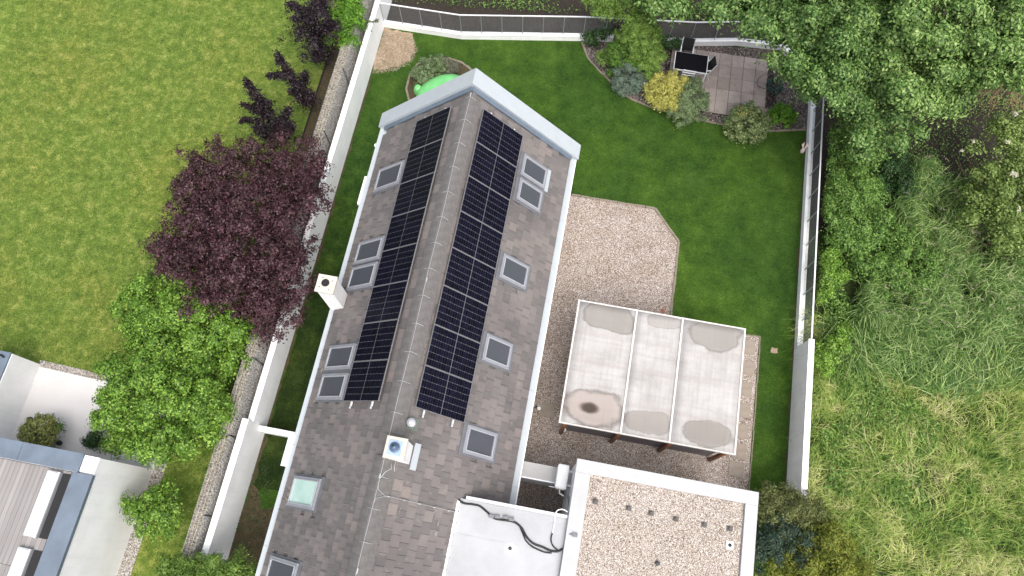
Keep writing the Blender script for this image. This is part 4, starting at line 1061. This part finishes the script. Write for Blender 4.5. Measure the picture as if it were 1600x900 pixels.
tree('purple_tree', 'large purple leaved tree spreading over the gabion wall', 'tree',
     [(380,275,2.9,62),(450,265,2.7,46),(330,310,2.6,56),(300,390,2.4,52),(380,370,3.4,80),(440,330,2.9,55),(350,440,2.9,68),(430,450,2.8,56),(420,495,2.2,34),(268,400,1.8,28),(310,265,2.2,30),(475,290,2.2,26),(455,400,2.4,36)],
     LM['purple'], 92000, .088, (-10.9,6.9), .13, seed=11, per=16, clump=.13, br=.27, up=.5, spiky=.45, jitter=.14, inner=.7)
tree('green_tree', 'broad bright green tree overhanging the terrace, lower of the pair', 'tree',
     [(255,630,2.3,80),(215,600,2.1,52),(292,615,2.2,56),(205,655,1.9,40),(255,680,1.9,38),(314,650,1.8,30),(240,560,2.1,40)],
     LM['bright'], 58000, .095, (-13.2,2.2), .1, group='bright green trees left of the gabion wall', seed=12, per=16, clump=.13, br=.27, up=.8, spiky=.12, inner=.6, jitter=.09)
tree('green_tree', 'bright green tree between purple tree and lower green tree', 'tree',
     [(285,510,2.3,68),(240,480,2.2,46),(335,520,2.2,52),(262,530,1.9,42),(342,545,1.9,34),(215,500,1.7,24)],
     LM['bright'], 44000, .095, (-12.2,5.0), .1, group='bright green trees left of the gabion wall', seed=13, per=16, clump=.13, br=.27, up=.8, spiky=.12, inner=.6, jitter=.09)
tree('young_tree', 'small bright green tree alone below the big green ones', 'tree',
     [(240,800,1.5,28),(216,798,1.3,19),(264,797,1.3,21),(240,786,1.4,17),(232,818,1.2,16)],
     LM['bright'], 6000, .09, (-11.9,-1.3), .045, seed=14, per=14, clump=.12, br=.2, up=.7, spiky=.25, inner=.3, jitter=.18)
# dark purple saplings, drawn branch by branch
def sapling(name, label, base_px, branches, n, mat, seed, width=.13, leaf=.085, z0=.0, cat='tree', group=None, lobes=None, ln=0):
    rng = np.random.default_rng(seed); b0 = G(*base_px, z0)
    th = thing(name, label, cat, (b0.x,b0.y,0), group); mb = MB(); lines = []
    for (u0,v0,za,u1,v1,zb,w_) in branches:
        a_ = G(u0,v0,za); b_ = G(u1,v1,zb); mb.tube([a_, (a_+b_)/2, b_], [.03,.02,.008], 5); lines.append((tuple(a_), tuple(b_), w_))
        for k_ in range(3):
            t_ = rng.uniform(.25,.85); m_ = a_.lerp(b_, t_); e_ = m_+Vector((rng.uniform(-1,1),rng.uniform(-1,1),rng.uniform(-.2,.4)))*.32*w_
            mb.tube([m_, e_], [.012,.005], 4); lines.append((tuple(m_), tuple(e_), w_*.6))
    V, F = sprays(lines, n, leaf, width, rng)
    if lobes:
        V2, F2 = crown(lobes_px(lobes), ln, leaf, rng=rng, per=20, clump=.16, up=.5, spiky=.45, jitter=.2, inner=.4)
        F = np.concatenate([F, F2+len(V)]); V = np.concatenate([V, V2])
    npobj('crown', V, F, mat, th); mk('trunk', mb, M['bark'], th)
    return th
GP = 'dark purple saplings above the large purple tree'
sapling('purple_sapling', 'sprawling dark purple sapling just above the large purple tree', (430,205), [(432,205,1,400,150,2.2,1.1),(400,150,2.2,385,128,2.3,.7),(415,180,1.6,378,162,2.2,.6),(432,205,1,452,170,2,.8),(410,190,1.5,376,186,2,.5),(405,165,2,425,160,2,.6),(430,215,1.2,400,200,1.8,1.0),(440,215,1.2,455,195,1.8,.9)], 9500, LM['darkpurple'], 21, group=GP, width=.18)
sapling('purple_sapling', 'middle dark purple sapling leaning over the neighbour lawn', (480,160), [(482,162,1,448,110,2.2,1.1),(448,110,2.2,432,82,2.4,.6),(455,120,2.1,418,118,2.3,.6),(470,140,1.5,478,112,2,.5),(480,160,1.2,465,135,2,.9),(484,155,1.2,486,145,1.6,.6)], 6800, LM['darkpurple'], 22, group=GP, width=.17)
sapling('purple_sapling', 'tallest dark purple sapling at the top beside lime tree', (505,90), [(508,92,1,478,20,2.6,1.2),(478,20,2.6,450,5,2.8,.7),(495,50,2,520,38,2.6,.9),(505,80,1.5,492,95,1.8,.8),(480,30,2.5,505,-5,3,1.2),(475,30,2.5,455,28,2.7,.5)], 9000, LM['darkpurple'], 23, group=GP, width=.18, lobes=[(498,25,2.4,34),(490,60,2.2,24)], ln=3500)
tree('lime_tree', 'small lime green tree beside the top end of gabion wall', 'tree', [(540,25,2.0,26),(535,50,1.8,20),(545,8,2,18),(556,30,1.6,12)], LM['lime'], 6500, .095, (-9.95,19.5), .04, seed=24, per=18, clump=.15, up=.7, spiky=.2)
sapling('climbing_sprig', 'small pale sprig growing over the white wall top', (575,30), [(562,30,1.5,582,34,1.7,.5),(582,34,1.7,592,30,1.7,.5)], 120, LM['greygreen'], 25, .08, .08, cat='plant')
sapling('climbing_sprig', 'thin purple twig crossing the white wall near left chimney', (470,390), [(462,388,1.8,487,396,2.0,.5)], 130, LM['darkpurple'], 26, .07, .07, cat='plant')

GT = 'tall trees over the garden north-east corner'
tree('maple_tree', 'tall pale green maple filling the top right corner', 'tree',
     [(1450,60,6.5,92),(1540,45,6.5,90),(1500,110,5.8,60),(1420,110,6.0,55),(1580,110,5.5,60),(1480,10,7,90),(1400,30,6.3,70),(1600,20,6.5,90),(1460,150,4.6,34)],
     LM['maple'], 125000, .115, (13.5,22), .25, GT, seed=31, per=15, clump=.17, br=.46, up=.7, jitter=.26, spiky=.2, inner=.1, lowcut=-.1)
tree('maple_tree', 'darker green maple overhanging the patio and wall corner', 'tree',
     [(1290,60,5.6,85),(1242,25,5.4,55),(1340,110,5.2,72),(1292,95,4.8,44),(1370,170,4.2,58),(1325,142,4.4,42),(1262,112,4.0,30),(1252,82,4.6,38),(1380,50,5.8,70),(1370,215,3.2,34),(1340,10,6.2,80),(1212,28,4.6,26)],
     LM['maple2'], 115000, .11, (11.2,20.3), .22, GT, seed=32, per=15, clump=.16, br=.42, up=.7, jitter=.26, spiky=.2, inner=.1, lowcut=-.1)
tree('maple_tree', 'leafy green tree poking over the fence above garden table', 'tree',
     [(1135,-5,4.6,34),(1160,16,4.6,30),(1192,5,5,50),(1048,4,3.8,24),(1020,-12,3.6,24)],
     LM['maple2'], 22000, .13, (5.5,23.5), .12, GT, seed=33, per=18, clump=.2, br=.42, up=.8, spiky=.15, inner=.2, lowcut=-.1)
tree('wild_bush', 'leafy bush reaching down behind the low right wall', 'bush', [(1310,225,1.5,30),(1335,190,2.2,36),(1320,255,1.3,26),(1350,240,1.3,26)], LM['herb'], 12000, .09, seed=34, br=.25, xmin=8.9, per=20, clump=.16, up=.7, stem='stems', r0=.04)

GS = 'shrubs in the bed beside the patio'
tree('thuja_shrub', 'large green thuja growing through the fence line', 'shrub', [(1000,60,1.5,30,1.1),(985,66,1.3,24,1.2),(1014,86,1.1,22,1.2),(1018,106,.8,15,1.1),(1000,38,1.9,20,1.1)], LM['conifer'], 52000, .07, seed=41, per=14, br=.15, clump=.10, up=.6, stem='stems', r0=.04, wr=.4, group=GS)
tree('thuja_shrub', 'tall feathery thuja behind the fence top left of maples', 'shrub', [(985,18,2.4,24,1.1),(950,10,2.2,22,1.1),(935,2,2.2,20,1.1),(1010,8,2.6,20,1.1)], LM['conifer'], 11000, .08, seed=42, per=14, br=.15, clump=.11, up=.5, stem='stems', r0=.04, wr=.35, spiky=.4)
tree('ball_thuja', 'clipped round green ball shrub in the bed', 'shrub', [(965,84,.9,24,1.)], LM['thuja'], 14000, .04, seed=43, br=.05, per=14, clump=.05, up=.4, jitter=.03, stem='stems', r0=.03, group=GS)
tree('ball_thuja', 'small yellowish ball shrub at the bed left tip', 'shrub', [(943,90,.5,14,1.)], LM['conifer'], 3000, .035, seed=44, br=.05, per=12, clump=.05, up=.4, jitter=.04, stem='stems', r0=.02, group=GS)
tree('juniper_shrub', 'blue green juniper with bright shoots in the bed', 'shrub', [(984,118,.5,28,.9),(995,104,.6,22,.9),(978,132,.35,22,.8),(998,128,.4,20,.8)], LM['bluegreen'], 20000, .05, seed=45, jitter=.05, br=.12, per=14, clump=.08, up=.5, stem='stems', r0=.03, wr=.35, group=GS)
tree('sprawling_weed', 'bright green weed spilling over the blue green juniper', 'plant', [(990,92,.95,9,.5),(996,100,.95,8,.5),(985,100,.9,8,.5),(1018,112,.6,7,.7),(978,104,.8,5,.5)], LM['lime'], 2200, .06, seed=46, br=.1, per=14, clump=.08, up=.6, stem='stems', r0=.01)
tree('low_shrub', 'dark low shrub squeezed under the clipped ball shrub', 'shrub', [(958,112,.25,12,.7),(965,120,.2,8,.7)], LM['thuja'], 1800, .05, seed=47, br=.1, per=14, clump=.07, up=.6, stem='stems', r0=.015, group=GS)
tree('yellow_shrub', 'bright yellow leaved shrub in front of the patio table', 'shrub', [(1040,140,.75,28,.8),(1054,128,.8,18,.8),(1028,152,.5,17,.8),(1050,158,.6,18,.8),(1022,140,.5,14,.8)], LM['yellow'], 14000, .062, seed=48, jitter=.05, br=.12, per=16, clump=.09, up=.6, stem='stems', r0=.03, group=GS)
tree('grey_shrub', 'grey green rounded shrub right of the yellow shrub', 'shrub', [(1076,158,.5,32,.8),(1062,174,.4,22,.8),(1086,172,.4,22,.8),(1078,138,.45,20,.8)], LM['greygreen'], 20000, .055, seed=49, jitter=.05, br=.12, per=16, clump=.08, up=.6, stem='stems', r0=.03, group=GS)
tree('rhododendron_shrub', 'dark leaved shrub with creamy blossoms on its top', 'shrub', [(1168,190,.6,31,.8),(1153,199,.45,22,.8),(1184,198,.4,22,.8),(1168,206,.3,22,.7)], LM['rhodo'], 16000, .065, seed=50, jitter=.05, br=.12, per=16, clump=.08, up=.6, stem='stems', r0=.03, group=GS)
V, F = crown(lobes_px([(1166,176,1.0,11,.5),(1188,184,.8,7,.5),(1155,178,.9,5,.5)]), 420, .06, per=10, clump=.06); npobj('blossoms', V, F, LM['yellow'], [o for o in bpy.data.objects if o.name == 'rhododendron_shrub'][0], 'stuff')
tree('leafy_clump', 'small fresh green leafy clump in dark gravel by right wall', 'plant', [(1224,180,.25,20,.7)], LM['lime'], 5200, .075, seed=51, br=.1, per=14, clump=.09, up=.6, stem='stems', r0=.012)
tree('ivy_patch', 'dark ivy spilling over the low wall left of thuja', 'ivy', [(930,55,.45,14,.5),(945,50,.6,12,.6),(920,58,.35,9,.5)], LM['ivy'], 3200, .075, seed=52, per=14, clump=.10, up=.5, stem='stems', r0=.01)
tree('ivy_patch', 'dark ivy hanging on the low wall behind the table', 'ivy', [(1040,62,.4,10,.5),(1055,64,.4,9,.5),(1030,60,.4,10,.5)], LM['ivy'], 2800, .075, seed=53, per=14, clump=.09, up=.5, stem='stems', r0=.01)
tree('catmint_shrub', 'pale yellow green bush above the green plastic dome', 'shrub', [(672,106,.4,20,.8),(658,118,.3,16,.8),(686,100,.35,15,.8)], LM['greygreen'], 9000, .055, seed=54, jitter=.05, br=.1, per=14, clump=.08, up=.6, stem='stems', r0=.015, group='bushes in the round bed')
tree('catmint_shrub', 'greyish flowering bush at the right of round bed', 'shrub', [(700,103,.25,14,.8),(706,112,.2,11,.8)], leafmat('grey_pink_leaf', [(.09,.11,.06),(.19,.20,.14),(.34,.30,.27)]), 2400, .05, seed=55, jitter=.05, br=.1, per=12, clump=.07, up=.6, stem='stems', r0=.012, group='bushes in the round bed')
tree('terrace_bush', 'variegated yellow green bush in the terrace planter', 'shrub', [(62,675,.9,24,.85),(54,682,.8,18,.8),(73,680,.8,16,.8)], LM['varieg'], 9000, .065, seed=56, jitter=.05, br=.1, per=14, clump=.08, up=.6, stem='stems', r0=.02)
tree('grass_tuft', 'dark feathery tuft behind the grey planter', 'plant', [(84,668,.75,9,.7)], LM['thuja'], 700, .08, seed=57, br=.1, per=14, clump=.08, up=.6, stem='stems', r0=.01, wr=.2)
tree('terrace_bush', 'small dark bush half hidden under the lower green tree', 'shrub', [(150,687,.5,12,.8),(142,690,.4,7,.8)], LM['ivy'], 1800, .07, seed=58, br=.1, per=14, clump=.08, up=.6, stem='stems', r0=.015)
GC = 'conifer tops at the bottom of the picture'
for i, (lb, lob) in enumerate([('feathery conifer top at bottom left beside gabion wall', [(268,892,2.2,18,1.2),(290,905,2.2,24,1.2),(305,890,2.3,12,1.3)]), ('feathery conifer top in front of the white wall end', [(335,898,2.3,18,1.2),(325,905,2.2,16,1.2)]), ('feathery conifer top beside the left house eave', [(372,885,2.5,13,1.5),(375,900,2.2,20,1.2),(355,905,2.1,16,1.2),(392,893,2,10,1.2)])]):
    tree('conifer', lb, 'conifer', lob, LM['conifer'], 7000, .085, seed=60+i, br=.16, per=14, clump=.12, up=.3, spiky=.5, wr=.3, group=GC, dirout=.8, r0=.05)
tree('conifer', 'brownish olive conifer at the lower end of right wall', 'conifer', [(1225,800,1.9,28,1.),(1205,795,1.8,20,1.),(1255,800,1.6,22,1.),(1275,812,1.3,14,1.),(1200,775,1.6,12,1.)], LM['olive'], 14000, .08, seed=64, br=.2, per=14, clump=.12, up=.5, wr=.35, dirout=.8, r0=.05)
tree('conifer', 'blue green conifer hugging the garage right parapet', 'conifer', [(1220,840,1.9,26,1.),(1250,845,1.9,22,1.),(1200,830,1.6,22,1.),(1262,858,1.7,14,1.),(1195,870,1.6,20,1.)], leafmat('teal_needles', [(.015,.035,.022),(.045,.085,.055),(.11,.16,.12)]), 14000, .08, seed=65, br=.2, per=14, clump=.12, up=.5, wr=.35, dirout=.8, r0=.05)
tree('conifer', 'golden green conifer at bottom right of garage', 'conifer', [(1290,870,2.0,36,.9),(1330,885,1.8,26,.9),(1255,890,1.9,28,.9),(1300,845,1.7,18,1.),(1220,895,1.6,24,1.)], LM['goldconifer'], 22000, .085, seed=66, br=.2, per=14, clump=.13, up=.5, wr=.35, dirout=.8, r0=.06)

# wild bushes beyond the right wall
def px_poly(pts): return P2(pts)
rg = np.random.default_rng(70)
GW = 'wild bushes in the overgrown ground right of the wall'
tree('elder_bush', 'elder bush with cream flower heads at the right edge', 'bush', [(1568,265,2.2,38),(1590,300,2.2,50),(1545,330,1.9,34),(1590,220,2.2,34),(1600,360,2,40)], LM['elder'], 24000, .10, seed=71, per=18, clump=.18, up=.7, spiky=.2, jitter=.2, stem='stems', r0=.06, group=GW)
eb = [o for o in bpy.data.objects if o.name == 'elder_bush'][0]
V, F = crown(lobes_px([(1588,178,3.0,5,.4),(1523,221,2.6,3,.4),(1505,236,2.4,3,.4),(1574,221,3,3,.4),(1586,272,3,5,.4),(1592,325,2.8,4,.4),(1552,245,2.6,2,.4)]), 500, .05, per=10, clump=.04); npobj('flower_heads', V, F, LM['flower'], eb, 'stuff')
tree('wild_bush', 'bright green bush pressed against the wall corner step', 'bush', [(1300,545,1.0,20),(1292,570,.8,14),(1310,530,.9,14)], LM['bright'], 5500, .08, seed=72, br=.28, xmin=8.95, per=18, clump=.13, up=.7, stem='stems', r0=.03, group=GW)
tree('wild_bush', 'yellow green bush outside the fence halfway down', 'bush', [(1285,400,1.1,18),(1290,430,1.1,20),(1280,450,1.,14),(1300,420,.9,14)], LM['bright'], 6500, .08, seed=73, br=.28, xmin=8.95, per=18, clump=.13, up=.7, stem='stems', r0=.03, group=GW)
tree('wild_bush', 'dense mid green thicket right of the fence', 'bush', [(1300,330,1.2,30),(1330,300,1.3,30),(1350,350,1.1,34),(1310,370,1.0,28),(1370,310,1.0,26),(1340,390,.9,26),(1290,300,1.1,18)], LM['herb'], 24000, .085, seed=74, br=.28, xmin=8.95, per=20, clump=.16, up=.7, jitter=.2, stem='stems', r0=.04, group=GW)
tree('wild_bush', 'nettle thicket in the middle of the overgrown ground', 'bush', [(1400,400,.9,34,.6),(1440,420,.9,30,.6),(1380,430,.8,26,.6),(1430,390,.9,24,.6)], LM['herb'], 15000, .085, seed=75, br=.28, xmin=8.95, per=20, clump=.14, up=.9, jitter=.15, stem='stems', r0=.03, group=GW)
tree('bramble', 'low dark bramble below the maples on bare soil', 'bush', [(1400,275,.7,34,.5),(1370,250,.7,28,.5),(1440,295,.6,28,.5),(1490,305,.6,24,.5)], LM['ivy'], 11000, .08, seed=76, br=.28, xmin=8.95, per=18, clump=.16, up=.8, jitter=.3, stem='stems', r0=.02, group=GW)
# ground herbs on the woodland floor, north of the fence
def carpet(poly, n, leaf, mat, name, label, zmax=.25, seed=1, sx=.25):
    rng = np.random.default_rng(seed); X, Y = scatter(poly, n, rng)
    f = np.sin(X*1.7+seed)*np.cos(Y*1.9)+np.sin(X*.6+Y*.8); k_ = rng.random(len(X)) < (.5+.3*f); X, Y = X[k_], Y[k_]
    Z = rng.uniform(.02,zmax,len(X)); Pp = np.stack([X,Y,Z],1)
    V, F = leafgeo(Pp, rng.normal(0,.5,(len(X),3))+np.array([0,0,1.]), leaf*rng.uniform(.6,1.3,len(X)), .55, .12, None, rng)
    o = npobj(name, V, F, mat, None, 'stuff'); tag(o, label, 'ground cover'); return o
carpet([(-9,20.2),(8,22),(12,24),(12,34),(-9,34)], 75000, .09, LM['herb'], 'undergrowth', 'sparse low undergrowth on bare soil beyond the top fence', seed=80)
carpet(px_poly([(1290,210),(1440,150),(1620,150),(1620,420),(1400,300),(1290,320)]), 14000, .08, LM['herb'], 'undergrowth', 'dark undergrowth on bare soil below the big maples', seed=81)
carpet([(-10.8,-8),(-9.8,-8),(-9.8,2),(-10.8,2)], 1500, .05, LM['ivy'], 'undergrowth', 'weeds at the foot of the gabion wall', .12, seed=82)
carpet(P2([(340,830),(420,700),(425,780),(390,905),(330,905)]), 1400, .05, LM['ivy'], 'weeds', 'weeds on the worn strip between white wall and house', .1, seed=83)
# bare twigs under the right maples
th = thing('dead_shrub', 'leafless tan branches under the maple at the right edge', 'dead shrub', tuple(G(1560,150,0)))
mb = MB(); rr = random.Random(5)
for k in range(46):
    a_ = G(1590+rr.uniform(-30,25), 95+rr.uniform(-20,40), rr.uniform(2.0,3.2)); b_ = G(rr.uniform(1490,1600), rr.uniform(130,190), rr.uniform(.6,1.6)); m_ = (a_+b_)/2+Vector((rr.uniform(-.2,.2),rr.uniform(-.2,.2),rr.uniform(0,.4)))
    mb.tube([a_,m_,b_], [.018,.012,.004], 4)
    for j in range(3):
        t_ = rr.uniform(.3,.9); q_ = m_.lerp(b_,t_); mb.tube([q_, q_+Vector((rr.uniform(-.4,.4),rr.uniform(-.4,.4),rr.uniform(-.1,.2)))], [.006,.002], 3)
mk('branches', mb, plain('tan_twig', (.30,.22,.11), .9), th)
th = thing('dead_shrub', 'tangle of bare brown twigs beside the elder bush', 'dead shrub', tuple(G(1530,300,0)))
mb = MB()
for k in range(60):
    a_ = G(1560+rr.uniform(-20,20), 300+rr.uniform(-50,90), rr.uniform(.6,1.2)); b_ = G(rr.uniform(1490,1545), a_.y*0+rr.uniform(235,420), rr.uniform(.7,1.5)); m_ = (a_+b_)/2+Vector((rr.uniform(-.2,.2),rr.uniform(-.2,.2),rr.uniform(0,.3)))
    mb.tube([a_,m_,b_], [.014,.010,.004], 4)
mk('branches', mb, M['twig'], th)

# meadow and reeds
def blades(X, Y, H, Wd, lean, ang, mat, name, seed, z0=0., kind='stuff'):
    rng = np.random.default_rng(seed); n = len(X)
    d = np.stack([np.cos(ang), np.sin(ang), np.zeros(n)],1); s_ = np.stack([-np.sin(ang), np.cos(ang), np.zeros(n)],1)
    tw = rng.normal(0,.6,n); s2 = s_*np.cos(tw)[:,None]+np.array([0,0,1.])*np.sin(tw)[:,None]*.5
    B = np.stack([X,Y,np.zeros(n)+z0],1); up_ = np.array([0,0,1.])
    m_ = B+up_*(H*.62)[:,None]+d*(H*lean*.30)[:,None]
    m2 = B+up_*(H*.88)[:,None]*(1-lean*.25)[:,None]+d*(H*lean*.72)[:,None]
    t_ = B+up_*(H*.90)[:,None]*(1-lean*.55)[:,None]+d*(H*lean*1.15)[:,None]
    w = (Wd/2)[:,None]
    V = np.stack([B-s2*w*.7, B+s2*w*.7, m_+s2*w, m_-s2*w, m2+s2*w*.7, m2-s2*w*.7, t_+s2*w*.12, t_-s2*w*.12],1).reshape(-1,3)
    F = np.concatenate([np.arange(n)[:,None]*8+np.array(q_)[None] for q_ in ((0,1,2,3),(3,2,4,5),(5,4,6,7))])
    return npobj(name, V, F, mat, None, kind)
def field(X, Y):
    return np.sin(X*.55+1.3*np.sin(Y*.35))*1.1+np.cos(Y*.6-X*.25)*1.0+np.sin(X*1.9+Y*1.3)*.4+.3
rg = np.random.default_rng(90)
mead = [(8.95,-8),(26,-8),(26,10.5),(15,11),(13,9.2),(8.95,9.5)]
X, Y = scatter(mead, 9500, rg); th_ = np.repeat(rg.uniform(.5,1.35,len(X)),17); tw_ = np.repeat(rg.normal(0,.5,len(X)),17)
X = np.repeat(X,17)+rg.normal(0,.10,len(X)*17); Y = np.repeat(Y,17)+rg.normal(0,.10,len(Y)*17)
dens = np.sin(X*1.1+Y*.7)*np.cos(Y*1.3-X*.4); k = (rg.random(len(X)) < .78+.3*dens) & (X > 8.93); X, Y, th_, tw_ = X[k], Y[k], th_[k], tw_[k]
n = len(X)
tag(blades(X, Y, rg.uniform(.28,.66,n)*th_*(1+.25*np.sin(X*.9)*np.cos(Y*.8)), rg.uniform(.008,.017,n), rg.uniform(.5,1.4,n), field(X,Y)+tw_*1.6+rg.normal(0,.8,n), LM['meadow'], 'meadow_grass', 91), 'long yellow green meadow grass right of the tall white wall', 'grass')
rpoly = px_poly([(1380,330),(1420,265),(1500,300),(1540,380),(1620,380),(1620,590),(1560,520),(1470,560),(1330,500),(1330,460),(1420,440)])
X, Y = scatter(rpoly, 24000, rg); n = len(X)
k_ = (np.sin(X*2.3+Y*.9)*np.cos(Y*1.9-X*.6)+rg.normal(0,.5,len(X))) > .15; X, Y = X[k_][:5200], Y[k_][:5200]; m0 = len(X)
X = np.repeat(X,7)+rg.normal(0,.04,m0*7); Y = np.repeat(Y,7)+rg.normal(0,.04,m0*7); n = len(X)
hh = np.repeat(rg.uniform(.4,1.3,m0),7); da = np.repeat(rg.normal(0,.7,m0),7)
tag(blades(X, Y, rg.uniform(.20,.42,n), rg.uniform(.011,.022,n), rg.uniform(.7,1.7,n), .2+da+rg.normal(0,.8,n)+.5*np.sin(X), LM['reed'], 'reeds', 92, hh*rg.uniform(.3,1,n)), 'tall pale green reeds leaning in the overgrown ground', 'reeds')
X, Y = scatter(px_poly([(1400,470),(1620,470),(1620,600),(1480,640),(1300,560),(1290,500)]), 5000, rg); n = len(X)
tag(blades(X, Y, rg.uniform(.6,1.1,n), rg.uniform(.015,.03,n), rg.uniform(.5,1.3,n), field(X,Y)+rg.normal(0,.7,n), LM['reed'], 'reeds', 93), 'shorter reeds mixed into the meadow edge', 'reeds')
X, Y = scatter(rpoly, 150, rg)
Ls = []
for x, y in zip(X, Y):
    a_ = np.array([x,y,rg.uniform(1.1,1.6)]); w = rg.normal(-.1,.5); Ls.append((a_, a_+np.array([math.cos(w),math.sin(w),-.1])*.25, .35))
V, F = sprays(Ls, 2600, .06, .05, rg, .3); o = npobj('reed_plumes', V, F, LM['plume'], None, 'stuff'); tag(o, 'tan feathery plumes on the tall reeds', 'reeds')
X, Y = scatter(px_poly([(1285,320),(1420,440),(1330,500),(1600,600),(1600,900),(1270,760),(1285,500)]), 36000, rg); n = len(X)
Pp = np.stack([X,Y,rg.uniform(.1,.5,n)],1); f_ = np.sin(X*2.1+Y)*np.cos(Y*1.7-X*.8)+np.sin(X*.7); k_ = f_ > .35; Pp = Pp[k_]; n = len(Pp); V, F = leafgeo(Pp, rg.normal(0,.5,(n,3))+np.array([0,0,1.]), rg.uniform(.06,.13,n), .5, .1, None, rg)
tag(npobj('meadow_herbs', V, F, LM['herb'], None, 'stuff'), 'broad leaved herbs scattered through the meadow', 'herbs')
# short blades on the two lawns and shaggy lawn edges
X, Y = scatter([(-24,3.0),(-10.9,2.9),(-10.9,22),(-24,22)], 90000, rg); n = len(X)
tag(blades(X, Y, rg.uniform(.03,.07,n), rg.uniform(.008,.014,n), rg.uniform(.4,1.3,n), rg.uniform(0,6.28,n), leafmat('lawn_blade', [(.05,.10,.016),(.10,.17,.03),(.18,.25,.055),(.36,.38,.14)], .7, .3), 'lawn_grass', 94), 'yellowish green mown grass blades of the neighbour lawn', 'grass')
X, Y = scatter([(WX,-1),(8.6,2),(8.6,17),(4,17),(-.7,19.6),(-5.6,18.9),(WX,17)], 90000, rg)
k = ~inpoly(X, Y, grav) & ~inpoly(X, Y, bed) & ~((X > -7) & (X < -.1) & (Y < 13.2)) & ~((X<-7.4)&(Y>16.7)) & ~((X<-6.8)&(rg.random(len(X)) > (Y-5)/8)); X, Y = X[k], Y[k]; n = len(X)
tag(blades(X, Y, rg.uniform(.02,.05,n), rg.uniform(.007,.012,n), rg.uniform(.4,1.3,n), rg.uniform(0,6.28,n), leafmat('garden_blade', [(.014,.038,.007),(.030,.072,.011),(.055,.11,.02),(.10,.16,.04)], .7, .3), 'lawn_grass', 95), 'deep green mown grass blades of the garden lawn', 'grass')
X, Y = scatter([(WX+.05,18.8),(-7.7,18.8),(-7.3,18.2),(-7.4,17.5),(-7.9,17.0),(-8.5,16.8),(WX+.05,16.7)], 3500, rg); n = len(X)
tag(blades(X, Y, rg.uniform(.03,.10,n), rg.uniform(.006,.012,n), rg.uniform(.8,1.8,n), rg.uniform(0,6.28,n), leafmat('straw_blade', [(.14,.09,.06),(.36,.27,.18),(.58,.48,.36),(.75,.68,.56)], .8, .2), 'dry_straw', 96), 'dry straw lying on the bare corner of the lawn', 'straw')
# loose stones over the gravel surfaces
def pebbles(name, label, poly, n, z, r0, r1, mat, seed, parent=None):
    rng = np.random.default_rng(seed); X, Y = scatter(poly, n, rng); n = len(X)
    bv = np.array([(1,0,0),(0,1,0),(-1,0,0),(0,-1,0),(0,0,.7)], float); bf = np.array([(0,1,4),(1,2,4),(2,3,4),(3,0,4)])
    w = rng.uniform(0,6.28,n); s_ = rng.uniform(r0,r1,(n,1,1))*rng.uniform(.7,1.3,(n,1,3)); c_, s2 = np.cos(w), np.sin(w)
    R_ = np.zeros((n,3,3)); R_[:,0,0] = c_; R_[:,0,1] = -s2; R_[:,1,0] = s2; R_[:,1,1] = c_; R_[:,2,2] = 1
    V = np.einsum('nij,nkj->nki', R_, bv[None]*s_)+np.stack([X,Y,np.full(n,z)],1)[:,None,:]
    F = (bf[None]+5*np.arange(n)[:,None,None]).reshape(-1,3)
    o = npobj(name, V.reshape(-1,3), F, mat, parent, 'stuff')
    if label: tag(o, label, 'gravel')
def pebmat(name, stops):
    m, t, b = base(name, stops[0], .85, 0, .3); g = t.nodes.new('ShaderNodeNewGeometry'); n = len(stops)
    t.links.new(ramp(t, g.outputs['Random Per Island'], [(i/(n-1), c_) for i, c_ in enumerate(stops)]), b.inputs['Base Color']); return m
pebbles('gravel_stones', 'loose pinkish stones of the gravel yard', grav, 60000, .012, .008, .017, pebmat('yard_pebble', [(.08,.065,.06),(.28,.22,.185),(.42,.35,.30),(.53,.47,.43),(.74,.72,.70)]), 101)
pebbles('roof_gravel', None, [(GX0+.43,-2.5),(GX1-.36,-2.5),(GX1-.36,GY1-.37),(GX0+.43,GY1-.37)], 36000, 4.43, .008, .017, pebmat('roof_pebble', [(.10,.085,.07),(.29,.24,.20),(.40,.35,.30),(.50,.455,.41),(.68,.66,.64)]), 102, ga)
pebbles('bed_stones', 'dark grey pebbles of the planting bed around the patio', bed, 9000, .016, .014, .032, pebmat('bed_pebble', [(.04,.035,.035),(.10,.085,.08),(.17,.145,.135),(.36,.33,.31)]), 103)
ll = leafmat('dead_leaf', [(.08,.05,.025),(.18,.12,.06),(.30,.22,.12)], .8, .1)
for nm, lb, poly, n, z in (('leaf_litter', 'a few dead leaves lying on the gravel yard', grav, 420, .03), ('leaf_litter', 'a few dead leaves blown onto the garage gravel roof', [(GX0+.5,-2.5),(GX1-.4,-2.5),(GX1-.4,GY1-.45),(GX0+.5,GY1-.45)], 70, 4.455)):
    X, Y = scatter(poly, n, rg); n = len(X)
    V, F = leafgeo(np.stack([X,Y,np.full(n,z)],1), rg.normal(0,.15,(n,3))+np.array([0,0,1.]), rg.uniform(.03,.06,n), .6, .08, None, rg)
    tag(npobj(nm, V, F, ll, None, 'stuff'), lb, 'leaves')
S.render.engine = 'CYCLES'
